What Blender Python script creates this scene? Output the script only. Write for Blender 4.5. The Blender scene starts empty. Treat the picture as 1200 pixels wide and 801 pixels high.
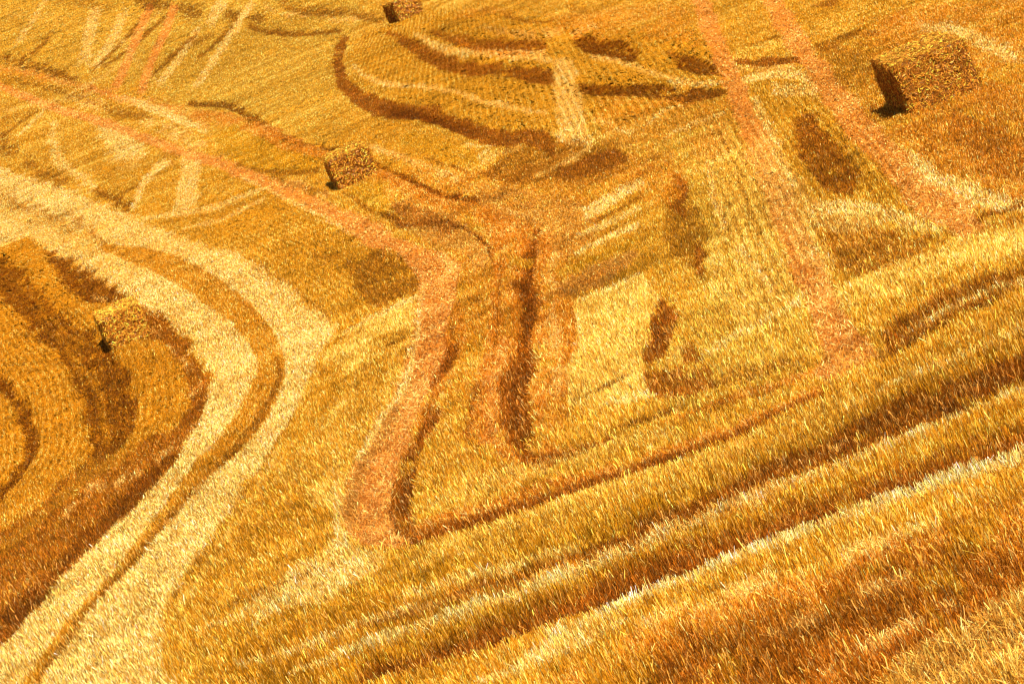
import bpy, math, random
import numpy as np
from mathutils import Matrix, Vector

# ------------------------------------------------------------------ camera
scene = bpy.context.scene
CAM_H, ROLL, PITCH = 8.0, math.radians(22.0), math.atan(612/3700.0)
fw = Vector((0, math.cos(PITCH), -math.sin(PITCH)))
r0 = Vector((1, 0, 0)); u0 = Vector((0, math.sin(PITCH), math.cos(PITCH)))
cx = math.cos(ROLL)*r0 - math.sin(ROLL)*u0
cy = math.sin(ROLL)*r0 + math.cos(ROLL)*u0
cam_data = bpy.data.cameras.new('camera')
cam = bpy.data.objects.new('camera', cam_data)
scene.collection.objects.link(cam)
m = Matrix((cx, cy, -fw)).transposed().to_4x4()
m.translation = Vector((0, 0, CAM_H))
cam.matrix_world = m
cam_data.sensor_width = 36.0
cam_data.lens = 36.0*3700/1200
cam_data.clip_start = 0.5; cam_data.clip_end = 5000
cam_data.dof.use_dof = True
cam_data.dof.focus_distance = 52.0
cam_data.dof.aperture_fstop = 9.0
scene.camera = cam

# ------------------------------------------------------------------ world, sun, exposure
SUN = Vector((0.22, -0.52, 0.80)).normalized()          # direction towards the sun
elev = math.asin(SUN.z); azim = math.atan2(SUN.x, SUN.y)
world = bpy.data.worlds.new('World'); scene.world = world
world.use_nodes = True
wn = world.node_tree
bg = wn.nodes['Background']
sky = wn.nodes.new('ShaderNodeTexSky'); sky.sky_type = 'NISHITA'; sky.sun_disc = False
sky.sun_elevation = elev; sky.sun_rotation = azim
wn.links.new(sky.outputs[0], bg.inputs[0]); bg.inputs[1].default_value = 0.05
sd = bpy.data.lights.new('sun', 'SUN'); sd.energy = 5.0; sd.angle = math.radians(0.5); sd.color = (1.0, 0.90, 0.74)
so = bpy.data.objects.new('sun', sd); scene.collection.objects.link(so)
so.rotation_euler = SUN.to_track_quat('Z', 'Y').to_euler(); so.location = SUN*200
vs = scene.view_settings
vs.view_transform = 'Standard'; vs.look = 'None'; vs.gamma = 1.0; vs.use_curve_mapping = False
vs.exposure = 0.77
scene.cycles.filter_width = 1.1

# ------------------------------------------------------------------ data: the field's cutting pattern with light and shade painted in, in metres on the ground
# (kind of cover and tone, strength, edge raggedness across / along the view in m, outline x,y,x,y...)
REGIONS = [
('upper',0.9,0.55,8,[-48.48,421.2,0.19,195.31,-2.14,137.3,-2.49,88.64,-5.31,106.88,-17.95,204.73,-37.18,298.56]),
('gold',0.4,0.16,0.91,[-7.59,90.92,-4.09,83.61,-0.89,59.4,-1.53,50.22,-3.66,39.08,-4.78,41.06,-2.92,53.76,-3.91,65.35]),
('gold',0.8,0.12,0.46,[-3.72,46,-2.75,46.72,-2.86,37.63,-3.92,34.35,-5.04,36.06,-5.22,37.58,-4.78,41.06]),
('rust',0.5,0.21,1.04,[10.29,71.21,13.05,63.87,6.98,39.25,6.35,42.22,6.84,50.59]),
('rust',0.4,0.2,1.0,[-1.76,78.83,2.96,63.48,1.47,48.92,-0.23,36.7,-1.44,39.08,-2.86,37.63,-1.53,50.22,-0.58,58.48]),
('upper',0.7,0.15,0.74,[2.61,73.46,6.31,66.29,3.26,36.59,1.25,38.1,2.85,45.09,4.07,57.3]),
('warm',0.95,0.05,0.3,[-15.61,104.83,-12.86,98.79,-9.46,80.82,-7.76,72.16,-6.02,62.36,-5.2,55.46,-5.26,52.56,-5.57,49.04,-6.39,45.5,-7.1,43.31,-7.55,40.87,-8.09,39.94]),
('fore',0.9,0.1,0.34,[6.26,36.39,3.49,35.47,1.28,34.77,-0.85,34.13,-2.57,34.95,-3.94,35.14,-4.59,32.84,2.76,22.61]),
('rust',0.7,0.11,0.32,[4.22,28.32,2.58,28.26,1.21,28.79,-0.19,28.69,-0.96,27.72,2.76,22.61]),
('rustdark',0.5,0.12,0.33,[3.72,26.36,2.84,27.49,1.23,27.79,-0.12,27.68,-0.52,27.1,1.9,23.78,3.18,24.25]),
('pale',0.93,0.09,0.46,[-23.56,171.7,-19.33,149.95,-14.14,121.68,-10.83,102.32,-8.4,88.95,-6.26,77.1,-5,71.17,-3.9,64.02,-3.12,58.4,-2.87,54.8,-3.11,51.72,-3.46,49.2,-3.85,45.62,-4.15,44.69,-4.51,43.19,-4.79,41.22,-5.17,38.84,-5.27,37.35,-5.17,36,-4.77,33.1,-8.08,37.9,-8.32,39.87,-7.66,40.36,-7.55,40.87,-7.1,43.31,-6.39,45.5,-5.6,48.16,-5.47,49.55,-5.28,52.19,-5.14,54.41,-5.43,58.16,-6.02,62.36,-7.76,72.16,-9.46,80.82,-11.83,93.89,-12.86,98.79,-13.7,98.55,-15.61,104.83]),
('gold',0.45,0.12,1.14,[-20.42,144.57,-14.74,117.2,-10.88,95.71,-9.05,85.2,-9.43,83.59,-11.84,97.02,-18.41,127.72]),
('dark',0.45,0.11,1.25,[-16.58,124.07,-15.27,117.37,-13.63,108.84,-11.93,99.75,-10.76,93.58,-10.81,95.37,-12.05,102.49,-13.93,113.32,-15.73,122.98,-17.14,130.21]),
('dark',0.5,0.06,0.52,[-11.61,101.52,-10.94,96.78,-10.23,91.71,-9.67,87.77,-9.28,85.05,-9.21,85.43,-9.59,88.29,-10.15,92.51,-10.9,97.6,-11.59,102.22]),
('warm',1,0.02,0.12,[-9.28,84.61,-8.67,81.63,-7.96,78.19,-7.4,75.49,-6.85,72.62,-6.21,69.1,-5.62,65.63,-5.17,62.76,-4.81,60.16,-4.51,57.71,-4.32,55.77,-4.27,54.77,-4.28,53.93,-4.36,52.68,-4.5,51.39,-4.67,50.03,-4.85,48.97,-5.01,48.39,-5.18,47.78,-5.36,46.81,-5.52,45.76,-5.7,44.72,-5.87,43.76,-6.01,43.04,-6.16,42.4,-6.36,41.73,-6.56,41.08,-6.71,40.47,-6.83,39.89,-6.91,39.35,-6.98,38.81,-7.06,38.14,-7.11,37.58,-6.88,36.92,-6.84,37.49,-6.8,38.26,-6.74,38.79,-6.67,39.31,-6.55,39.86,-6.4,40.44,-6.2,41.04,-5.99,41.66,-5.83,42.25,-5.67,42.9,-5.48,43.74,-5.28,44.66,-5.09,45.53,-4.91,46.26,-4.72,46.57,-4.51,46.96,-4.26,47.84,-4.03,48.92,-3.86,50.24,-3.74,51.83,-3.73,53.68,-3.84,55.88,-4.08,58.59,-4.42,61.65,-4.84,64.85,-5.36,68.35,-6.03,72.27,-6.77,76.2,-7.41,79.13,-8.03,81.62,-8.76,84.29,-9.35,86.26]),
('dark',0.65,0.02,0.11,[-3.95,54.81,-3.91,53.79,-3.9,52.53,-4.02,51.21,-4.2,49.91,-4.42,48.82,-4.65,47.86,-4.83,47.15,-5.06,46.28,-5.42,44.79,-5.8,43.2,-6.16,41.9,-6.5,40.56,-6.78,38.84,-6.95,37.47,-6.86,37.17,-6.68,38.52,-6.4,40.21,-6.07,41.48,-5.7,42.73,-5.31,44.26,-4.95,45.69,-4.71,46.46,-4.51,47.09,-4.28,48.04,-4.06,49.14,-3.89,50.53,-3.78,52.08,-3.83,53.67,-3.92,54.8]),
('dark',0.3,0.03,0.23,[-6.79,75.93,-6.09,72.12,-5.31,67.47,-4.66,62.51,-4.23,58.86,-4.16,59.06,-4.59,62.79,-5.25,67.95,-6.06,72.64,-6.78,76.34]),
('dark',0.35,0.03,0.19,[-4.79,70.1,-4.33,67.07,-3.82,63.6,-3.44,60.89,-3.15,58.63,-2.98,56.8,-2.89,55.57,-2.84,55.62,-2.93,56.89,-3.1,58.83,-3.4,61.17,-3.78,63.92,-4.3,67.39,-4.76,70.4]),
('dark',0.3,0.02,0.09,[-3.47,48.91,-3.77,46.97,-4.14,44.69,-4.47,42.77,-4.77,41.11,-4.99,39.8,-5.15,38.71,-5.22,37.72,-5.24,37,-5.2,36.91,-5.17,37.56,-5.1,38.55,-4.94,39.59,-4.71,40.86,-4.41,42.51,-4.08,44.4,-3.72,46.73,-3.44,48.72]),
('deep',0.75,0.06,0.51,[-11.75,93,-10.42,86.84,-8.95,78.64,-7.76,72.16,-7.89,70.9,-8.84,73.96,-10,80.21,-10.95,86.55]),
('rustdark',0.75,0.07,0.4,[-7.28,70.26,-6.21,63.38,-5.44,57.4,-5.19,54.53,-5.23,52.08,-5.59,51.29,-5.57,53.67,-5.83,57.82,-6.43,62.04,-7.13,64.8]),
('rustdark',0.7,0.07,0.34,[-5.15,54.26,-5.27,51.53,-5.6,48.16,-6.39,45.5,-7.1,43.31,-7.55,40.87,-7.98,39.98,-8.91,48.29,-8.55,48.96,-8.04,49.79,-7.5,51.34,-6.66,51.41,-5.7,51.9]),
('deep',0.6,0.05,0.25,[-5.45,49.87,-5.6,48.16,-6.39,45.5,-7.1,43.31,-7.55,40.87,-7.77,40.32,-7.98,42.25,-7.43,44.62,-6.77,46.56,-6.18,48.23]),
('deep',0.7,0.07,0.42,[-14.54,100.8,-12.58,91.91,-10.53,79.62,-9.08,71.53,-7.97,65.88,-7.06,60.44,-6.65,56.47,-6.55,54.13,-6.65,52.36,-6.96,51.28,-7.36,51.58,-7.48,55.28,-7.97,58.87,-8.39,62.62,-9.29,67.84,-10.24,72.68,-11.44,79.89,-13.2,89.01]),
('deep',0.75,0.05,0.26,[-10.78,67.78,-10.24,65.16,-9.67,62.29,-9.34,60.46,-9.12,58.95,-8.97,57.46,-8.89,56.13,-8.86,55.07,-8.89,54.14,-8.99,53.14,-9.09,52.39,-8.85,51.38,-8.73,52.03,-8.59,52.97,-8.53,53.93,-8.53,55.1,-8.63,56.69,-8.82,58.58,-9.1,60.6,-9.49,62.87,-10.11,65.95,-10.67,68.63]),
('olive2',0.4,0.06,0.3,[-6.62,52.21,-7,51.54,-7.51,50.54,-8.08,49.11,-8.52,47.97,-8.25,46.8,-7.82,47.89,-7.26,49.23,-6.78,50.22,-6.42,50.93]),
('paleor',0.45,0.06,0.34,[-6.98,65.62,-6.64,63.25,-6.22,60.43,-5.84,58.04,-5.59,56.2,-5.55,54.82,-5.57,53.79,-5.43,53.24,-5.39,54.3,-5.43,56.12,-5.74,58.4,-6.14,60.81,-6.56,63.57,-6.93,65.88]),
('paleor',0.52,0.06,0.43,[-8.93,75.6,-8.71,74.27,-8.41,72.71,-8.13,71.81,-7.92,71.3,-7.96,72.07,-8.17,72.72,-8.42,73.63,-8.67,74.87,-8.89,76.06]),
('paleor',0.39,0.05,0.24,[-5.72,50.17,-5.94,49.5,-6.24,48.92,-6.6,49.2,-7.01,49.38,-7.33,48.27,-7.55,47.16,-7.46,46.82,-7.23,47.8,-6.9,48.74,-6.53,48.56,-6.15,48.28,-5.85,48.99,-5.65,49.77]),
('pale',0.8,0.13,3.28,[-23.75,285.95,-23.46,273.46,-23,258.19,-22.21,242.8,-21.42,230.15,-20.02,223.13,-20.81,236.01,-21.55,250.66,-21.94,264.7,-22.15,276.1]),
('pale',0.8,0.12,3.0,[-20.16,267.66,-20.11,259.1,-20.06,247.5,-20.06,233.04,-19.9,219.95,-18.58,209.24,-18.81,222.91,-18.91,238.78,-19,251.49,-19.06,260.35]),
('pale',0.8,0.1,1.85,[-11.77,214.18,-11.97,205.24,-12.22,194.18,-12.53,183.17,-12.74,174.79,-12.16,169.31,-11.95,177.52,-11.63,188.19,-11.36,198.81,-11.14,207.33]),
('pale',1.0,0.1,1.98,[-7.81,217.67,-8.16,211.7,-8.76,200.35,-9.66,178.47,-10.12,159.05,-9.6,153.63,-9.18,173.25,-8.27,194.5,-7.68,205.24,-7.33,210.87]),
('pale',0.7,0.11,2.43,[-10.57,236.45,-10.77,231.27,-10.98,224.42,-11.04,217.66,-11.05,212.69,-10.15,204.31,-10.12,208.71,-10.05,214.4,-9.86,220.47,-9.66,225.45]),
('pale',0.6499999999999999,0.15,4.58,[-31.45,331.49,-31.31,319.23,-31.04,303.89,-30.93,291.58,-30.89,283.06,-29.99,276.89,-29.99,285.02,-30.07,297.07,-30.35,312.64,-30.53,325.28]),
('pale',0.45,0.12,3.79,[-35.15,326.28,-33.33,317.56,-30.66,303.92,-27.27,286.12,-24.79,273.53,-24.91,276.17,-27.44,289.14,-30.87,307.37,-33.54,320.9,-35.35,329.45]),
('dark',0.75,0.09,2.19,[-17.5,255.06,-17.95,246.13,-18.46,234.76,-19.06,224.66,-19.48,216.84,-19,212.32,-18.55,219.7,-17.94,229.69,-17.47,241.59,-17.04,250.78]),
('dark',0.75,0.09,2.05,[-15.37,243.45,-16.08,236.4,-16.92,227.56,-17.82,220.06,-18.49,214.41,-18.04,209.81,-17.35,214.92,-16.43,222.06,-15.62,231.22,-14.95,238.48]),
('dark',0.75,0.08,1.5,[-11.51,209.33,-12.17,202.47,-12.86,194.16,-13.28,187,-13.51,181.83,-13.21,178.77,-12.94,183.42,-12.49,189.93,-11.81,197.95,-11.16,204.6]),
('dark',0.75,0.08,1.44,[-8.98,201.11,-9.42,196.17,-9.96,190.39,-10.48,185.83,-10.87,182.57,-10.63,179.45,-10.22,182.3,-9.67,186.46,-9.13,192.19,-8.69,197.02]),
('dark',0.75,0.11,2.78,[-27.04,275.59,-27.25,268.84,-27.6,262.34,-28.31,261.26,-28.99,261.74,-28.57,257.7,-27.83,256.75,-27.01,257.53,-26.63,264.25,-26.42,270.9]),
('track',1,0.07,1.43,[-17.52,264.55,-17.63,252.37,-17.56,236,-17.18,220.47,-16.7,205.81,-16.31,192.85,-16.06,184.21,-15.2,177.91,-15.4,186.03,-15.71,198.28,-16.14,212.51,-16.54,228.11,-16.67,245.05,-16.58,257.48]),
('track',1,0.06,1.31,[-15.07,253.72,-15.06,241.52,-14.9,225.15,-14.74,211.5,-14.51,197.95,-14.1,182.39,-13.75,171.06,-13.02,166.05,-13.33,176.98,-13.66,191.36,-13.82,203.68,-13.95,217.08,-14.13,234.08,-14.17,246.84]),
('dark',0.6,0.12,3.51,[-29.1,313.79,-27,303.13,-24.58,290.54,-22.59,279.83,-21.18,272.12,-21.27,276.1,-22.74,285.03,-24.9,297.81,-27.4,310.3,-29.47,319.87]),
('deep',0.6,0.11,2.77,[-18.9,270.49,-17.94,263.23,-16.7,254.38,-15.61,249.4,-14.87,246.72,-15.16,255.93,-15.92,260.03,-16.85,265.39,-17.89,272.16,-18.81,278.57]),
('deep',0.65,0.14,3.4,[-14.45,244.35,-13.77,237.61,-12.88,229.06,-12.11,223.64,-11.6,220.5,-11.86,232.09,-12.35,235.4,-12.95,239.84,-13.68,245.7,-14.32,250.9]),
('deep',0.6,0.13,2.68,[-9.83,212.16,-9.18,205.42,-8.57,199.16,-8.43,207.62,-9.07,213.69,-9.75,220.16]),
('deep',0.6,0.12,2.33,[-7.66,196.27,-7.35,194.99,-7.02,193.31,-6.76,191.5,-6.53,189.54,-6.39,192.61,-6.62,196.08,-7.02,200.63,-7.49,202.84,-7.84,203.95]),
('dark',0.85,0.07,1.19,[-7.75,192.51,-7.25,187.27,-6.51,180.54,-5.62,174.05,-4.73,168.05,-3.99,164.26,-3.32,161.29,-2.59,157.88,-2.06,155.32,-2.05,159.38,-2.6,162.26,-3.34,165.94,-4.01,169.17,-4.74,173.08,-5.61,178.82,-6.48,185.08,-7.18,190.93,-7.69,195.52]),
('dark',0.7,0.14,2.42,[-5.83,202.83,-5.14,193.75,-4.16,183.18,-3.03,176.43,-1.95,169.86,-1.03,160.61,-0.36,151.99,-0.13,149,-0.07,148.58,0.08,152.56,0.04,153.93,-0.18,157.58,-0.85,166.33,-1.82,176,-2.96,183.08,-4.05,189.81,-5,197.97,-5.74,205.24]),
('paleor',0.52,0.07,1.29,[-6.69,200.9,-5.44,189.16,-3.91,175.96,-2.3,166.09,-1.12,158.83,-1.06,163.43,-2.25,171.18,-3.84,181.35,-5.36,193.38,-6.64,204.35]),
('deep',0.75,0.1,2.33,[-31.02,267.34,-29.91,261.67,-28.38,254.05,-26.66,245.72,-24.84,236.32,-22.85,224.61,-21.06,213.13,-20.11,207.33,-19.65,204.7,-19.9,209.27,-20.45,213.35,-21.47,220.49,-23.23,231.54,-25.21,242.9,-27.03,251.86,-28.72,259.76,-30.25,267.48,-31.39,273.43]),
('paleor',0.52,0.1,2.33,[-30.37,260.56,-28.24,250.75,-25.61,237.85,-22.94,222.52,-20.82,209.06,-21.04,212.81,-23.15,226.14,-25.81,241.17,-28.45,254.05,-30.62,264.07]),
('deep',0.6,0.07,1.39,[-18.29,194.25,-17.54,188.13,-16.65,181.32,-15.97,177.89,-15.53,176.19,-15.76,180.09,-16.25,182.93,-16.89,186.91,-17.64,192.4,-18.36,197.9]),
('dark',0.5,0.08,1.47,[-18.29,192.85,-18.62,192.48,-19.07,192.09,-19.57,191.65,-19.99,191.36,-19.67,188.26,-19.21,188.05,-18.66,188.01,-18.27,188.93,-17.99,189.8]),
('track',0.6,0.09,1.45,[-17.82,190,-15.85,177.11,-13.84,164.12,-12.72,157.54,-11.73,151.54,-10.39,142.68,-9.14,133.28,-8.14,123.89,-7.5,117.38,-7.46,119.37,-8.14,126.83,-9.25,137.97,-10.63,148.91,-12.04,158.58,-13.04,164.17,-14.09,170.09,-16.08,182.31,-18.07,194.8]),
('pale',0.85,0.06,0.78,[-15.27,174.31,-14.23,167.21,-12.87,157.74,-11.43,146.93,-10.07,135.84,-9.03,127.36,-8.25,120.89,-7.72,116.55,-7.41,114.01,-7.4,115.82,-7.74,119.35,-8.31,125.11,-9.15,132.8,-10.26,142.45,-11.64,153.24,-13.07,163.36,-14.39,171.42,-15.39,177.03]),
('paleor',0.65,0.11,1.86,[-17.84,179.24,-17.24,175.35,-16.46,170.39,-15.58,165.63,-14.88,161.78,-15.24,169.47,-16.03,174.81,-17.04,181.46,-17.83,185.65,-18.39,188.48]),
('dark',0.6,0.09,1.43,[-14.95,161.68,-14.37,158.28,-13.6,153.82,-12.86,150.31,-12.16,146.64,-11.5,142.64,-11.02,139.5,-11.14,142.66,-11.7,147.27,-12.49,153.07,-13.3,157.67,-14.08,161.78,-14.76,164.69,-15.26,166.67]),
('paleor',0.65,0.08,0.95,[-11.86,142.45,-10.67,132.57,-9.27,120.91,-8.02,111.45,-7.17,105.31,-7.19,109.34,-8.11,117.09,-9.49,128.94,-10.91,139.98,-12.06,148.39]),
('deep',0.75,0.07,0.73,[-9.44,140.92,-8.51,136.24,-7.42,129.64,-6.62,122.35,-5.93,114.94,-5.35,108.11,-4.77,101.73,-4.08,96.02,-3.41,91.43,-2.75,88.13,-2.26,86.1,-2.23,87.8,-2.72,90.03,-3.38,93.5,-4.02,98.4,-4.67,104.44,-5.24,110.71,-5.86,118.1,-6.64,126.6,-7.59,135.15,-8.75,141.73,-9.69,145.77]),
('dark',0.5,0.04,0.4,[-4.9,103.42,-4.64,100.91,-4.31,97.8,-3.96,94.58,-3.7,92.1,-3.62,93.23,-3.88,96.02,-4.23,99.74,-4.59,102.75,-4.88,104.96]),
('rust',0.75,0.08,0.86,[-8.75,132.14,-7.63,121.98,-6.49,111.86,-5.73,105.38,-5.08,99.84,-4.46,95.11,-3.89,90.74,-3.27,86.74,-2.82,84.01,-2.69,86.71,-3.11,90.5,-3.71,95.84,-4.3,101.09,-4.97,107.24,-5.73,113.22,-6.6,120.09,-7.8,128.8,-8.87,135.99]),
('olive',0.95,0.04,0.35,[-7.1,112.18,-6.12,111.14,-5.03,101.01,-3.92,92.01,-2.93,85.96,-3.08,83.9,-3.74,85.32,-4.67,89.34,-5.5,94.47,-6.44,102.05]),
('dark',0.65,0.04,0.31,[-5.72,95.05,-5.13,91.41,-4.48,87.68,-4,85.7,-3.61,84.39,-3.27,83.57,-3.05,83.11,-3.06,84.53,-3.29,85.24,-3.63,86.33,-4.02,87.42,-4.48,89.12,-5.13,92.66,-5.72,96.14]),
('paleor',0.59,0.05,0.41,[-4.9,87.27,-4.36,84.64,-3.75,81.42,-3.22,78.03,-2.86,75.42,-2.75,77.18,-3.14,79.8,-3.7,83.33,-4.36,86.4,-4.91,88.71]),
('dark',0.5,0.03,0.27,[-4.45,86.66,-4.07,83.92,-3.62,80.77,-3.16,78.32,-2.81,76.62,-2.78,77.48,-3.13,79.3,-3.58,81.85,-4.04,84.82,-4.42,87.42]),
('pale',0.65,0.08,1.1,[-15.35,159.26,-13.67,147.63,-11.86,133.54,-10.76,122.39,-10.11,115,-9.91,115.18,-10.61,123.12,-11.87,135.84,-13.79,150.68,-15.47,162.11]),
('pale',0.65,0.15,1.81,[-15.5,160.01,-12.79,144.04,-10.17,121.93,-9.76,108.66,-11.52,121.11]),
('dark',0.35,0.08,1.67,[-28.82,242.91,-26.87,232.27,-24.24,216.74,-21.75,200.92,-19.67,187.43,-18.09,176.68,-17.07,169.59,-17.13,171.67,-18.17,178.97,-19.82,190.26,-21.97,204.41,-24.47,220.27,-27.05,235.4,-28.99,245.89]),
('track',0.95,0.04,0.43,[-29.46,241.73,-26.76,226.9,-23.32,206.02,-21.12,191.94,-18.98,178.78,-16.21,163.13,-13.41,145.99,-10.69,126.46,-8.74,111.97,-7.87,105.92,-7.21,101.52,-6.27,95.42,-5.45,90.13,-4.94,86.66,-4.47,83.29,-3.86,79.08,-3.27,74.98,-2.78,71.15,-2.35,67.75,-1.99,64.54,-1.74,62.27,-1.38,65.54,-1.69,67.4,-2.12,70.18,-2.59,73.45,-3.12,77.19,-3.74,81.44,-4.37,85.75,-4.86,89.26,-5.4,93.04,-6.27,98.79,-7.26,105.44,-7.96,110.15,-8.86,116.57,-10.91,132.2,-13.72,152.31,-16.57,169.62,-19.44,186.19,-21.65,200.22,-23.92,214.97,-27.24,234.49,-29.86,248.42]),
('pale',0.65,0.03,0.25,[-5.49,90.56,-4.97,86.74,-4.33,82.12,-3.72,77.87,-3.16,73.93,-2.69,70.19,-2.38,67.54,-2.33,67.91,-2.64,70.65,-3.11,74.55,-3.68,78.53,-4.3,82.78,-4.95,87.29,-5.48,90.97]),
('pale',0.65,0.1,1.51,[-18.7,174.48,-18.42,168.4,-17.74,158.78,-16.34,145.47,-15.16,135.04,-14.86,135.3,-15.97,145.38,-17.16,156.81,-17.72,164.5,-18.05,170.4]),
('pale',0.65,0.07,0.88,[-14.96,133.41,-14.04,126.88,-12.95,118.98,-11.96,111.79,-11.27,106.81,-11.24,108.56,-11.96,114.07,-13,122.11,-14.14,130.37,-15.07,136.95]),
('pale',0.59,0.07,1.29,[-20.59,189.03,-20.64,179.91,-20.67,171.62,-20.24,168.58,-20.19,176.59,-20.12,185.31]),
('dark',0.55,0.07,1.35,[-21.23,190.36,-21.77,183.88,-22.28,177.79,-21.81,174.3,-21.35,180.59,-20.86,187.32]),
('dark',0.45,0.08,1.5,[-23.78,193.03,-22.3,190.67,-20.88,188.49,-21.21,191.66,-22.73,194.57,-24.32,197.7]),
('deep',0.65,0.14,2.25,[-22.42,175.25,-21.63,169.67,-20.61,162.76,-19.68,157.87,-19.03,154.73,-19.27,158.79,-20.01,163.86,-20.9,170,-21.74,175.25,-22.5,180.02]),
('dark',0.65,0.11,1.39,[-17.83,145.48,-16.59,137.5,-15.09,127.92,-13.87,120.51,-13.04,115.59,-13.34,120.75,-14.21,126.23,-15.45,133.96,-16.87,142.8,-18.08,150.19]),
('deep',0.65,0.06,0.61,[-11.28,108.09,-10.69,104.04,-10.02,99.44,-9.42,95.22,-8.99,92.19,-8.93,93.8,-9.37,96.93,-10.01,101.4,-10.72,106.16,-11.33,110.19]),
('olive2',0.55,0.11,1.23,[-12.64,123.71,-9.98,115.75,-8.32,109.41,-8.65,104.14,-9.9,103.05,-11.44,111.3]),
('dark',0.45,0.04,0.42,[-8.14,109.05,-8.63,105.83,-9.19,102.72,-9.62,101.83,-9.92,101.65,-9.76,100.08,-9.48,100.45,-9.07,101.52,-8.5,104.54,-8.01,107.65]),
('dark',0.5,0.04,0.5,[-8.83,109.57,-8.6,109.51,-8.36,109.46,-8.54,112.02,-8.83,112.88,-9.13,113.77]),
('pale',0.78,0.06,0.63,[-8.75,109.6,-9.07,107.37,-9.34,103.67,-9.18,97.82,-8.99,93.52,-8.69,92.13,-8.83,95.96,-8.93,100.63,-8.69,103.78,-8.4,105.94]),
('pale',0.75,0.05,0.46,[-7.99,106.59,-7.04,101.69,-6.83,93.57,-6.63,86.65,-7.35,87.49,-7.58,96.3]),
('pale',0.72,0.03,0.29,[-8.37,88.67,-7.93,87.58,-7.36,86.27,-6.82,85.18,-6.28,84.29,-5.73,83.94,-5.21,83.86,-4.73,83.97,-4.37,84.15,-4.42,85.14,-4.79,85.08,-5.29,85.09,-5.81,85.29,-6.37,85.77,-6.91,86.68,-7.45,87.81,-8.02,88.9,-8.45,89.76]),
('pale',0.59,0.03,0.27,[-6.82,81.45,-6.28,80.66,-5.61,80.01,-4.99,80.47,-4.51,81.09,-4.57,82,-5.06,81.47,-5.68,81.11,-6.34,81.55,-6.87,82.12]),
('dark',0.35,0.03,0.28,[-7.59,85.78,-6.86,84.21,-5.99,82.67,-5.23,82.39,-4.66,82.46,-4.7,83.17,-5.27,83.09,-6.03,83.38,-6.89,84.81,-7.62,86.28]),
('dark',0.65,0.06,0.34,[-2.54,63.65,-1.98,63.41,-1.41,61.33,-1.06,58.11,-1.19,55.77,-1.57,55.69,-2.06,55.91,-2.3,58.47]),
('gold',0.45,0.02,0.14,[-2.2,58.97,-1.74,58.37,-1.28,57.79,-1.28,58.26,-1.74,58.79,-2.2,59.33]),
('gold',0.45,0.02,0.14,[-1.98,59.45,-1.59,58.69,-1.21,57.95,-1.21,58.41,-1.59,59.11,-1.98,59.82]),
('gold',0.45,0.02,0.14,[-1.77,59.95,-1.45,59.02,-1.14,58.11,-1.13,58.56,-1.44,59.43,-1.76,60.31]),
('gold',0.45,0.02,0.14,[-1.55,60.48,-1.31,59.37,-1.08,58.29,-1.05,58.7,-1.28,59.74,-1.53,60.8]),
('dark',0.45,0.04,0.26,[-3.26,66.97,-3.12,65.93,-2.93,64.78,-2.72,64.53,-2.57,64.58,-2.59,65.17,-2.74,65.4,-2.91,65.81,-3.06,66.69,-3.19,67.63]),
('dark',0.3,0.03,0.18,[-2.55,66.52,-2.3,66.69,-2.06,66.85,-2.08,67.48,-2.33,67.31,-2.58,67.14]),
('bright',0.7,0.08,0.37,[-1.12,55.45,-1.44,50.01,-1.76,47.48,-2.24,44.93,-2.63,41.38,-2.72,39.39,-2.9,39.71,-3.77,43.58,-3.51,44.93,-2.45,48.27,-2.71,50.49,-3.01,52.09,-2.19,54.88]),
('gold',0.7,0.06,0.25,[-2.08,52.11,-1.48,51.53,-1.76,47.48,-2.25,44.61,-2.57,41.27,-3.68,41.71,-3.64,44.24,-2.75,46.72]),
('dark',0.5,0.02,0.1,[-1.93,50.47,-1.85,50.44,-1.76,50.42,-1.66,50.53,-1.59,50.64,-1.61,50.92,-1.68,50.9,-1.78,50.88,-1.87,50.81,-1.94,50.75]),
('pale',0.72,0.06,0.23,[-2.8,42.88,-2.74,39.43,-2.75,37.44,-2.34,35.83,-2.89,35.06,-3.63,35.44,-4.05,35.52,-3.53,37.42,-2.91,38.24]),
('pale',0.52,0.03,0.11,[-2.76,37.18,-3.16,37.34,-3.64,37.39,-3.99,36.93,-4.22,36.46,-4.13,36.02,-3.91,36.42,-3.57,36.81,-3.12,36.86,-2.74,36.8]),
('gold',0.35,0.03,0.11,[-2.92,37.55,-3.3,38.13,-3.79,38.58,-4.19,38.14,-4.46,37.55,-4.39,37.18,-4.12,37.65,-3.74,38.06,-3.28,37.65,-2.91,37.18]),
('bright',0.5,0.03,0.11,[-3.74,46.08,-3.86,44.98,-4.12,43.17,-4.66,40.25,-5.11,37.96,-5.01,37.57,-4.58,39.92,-4.05,42.86,-3.8,44.74,-3.7,45.92]),
('pale',0.59,0.03,0.18,[-2.66,53.72,-2.3,53.95,-1.85,54.2,-1.45,54.39,-1.15,54.51,-1.16,55.27,-1.48,55.25,-1.89,55.16,-2.35,54.73,-2.7,54.34]),
('paleor',0.7,0.02,0.14,[-1.66,62.68,-1.42,61.05,-1.16,59.16,-1.03,57.69,-0.97,56.53,-0.99,55.77,-1.03,55.26,-0.97,54.99,-0.92,55.55,-0.89,56.55,-0.96,57.93,-1.11,59.53,-1.38,61.43,-1.63,62.98]),
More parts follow.
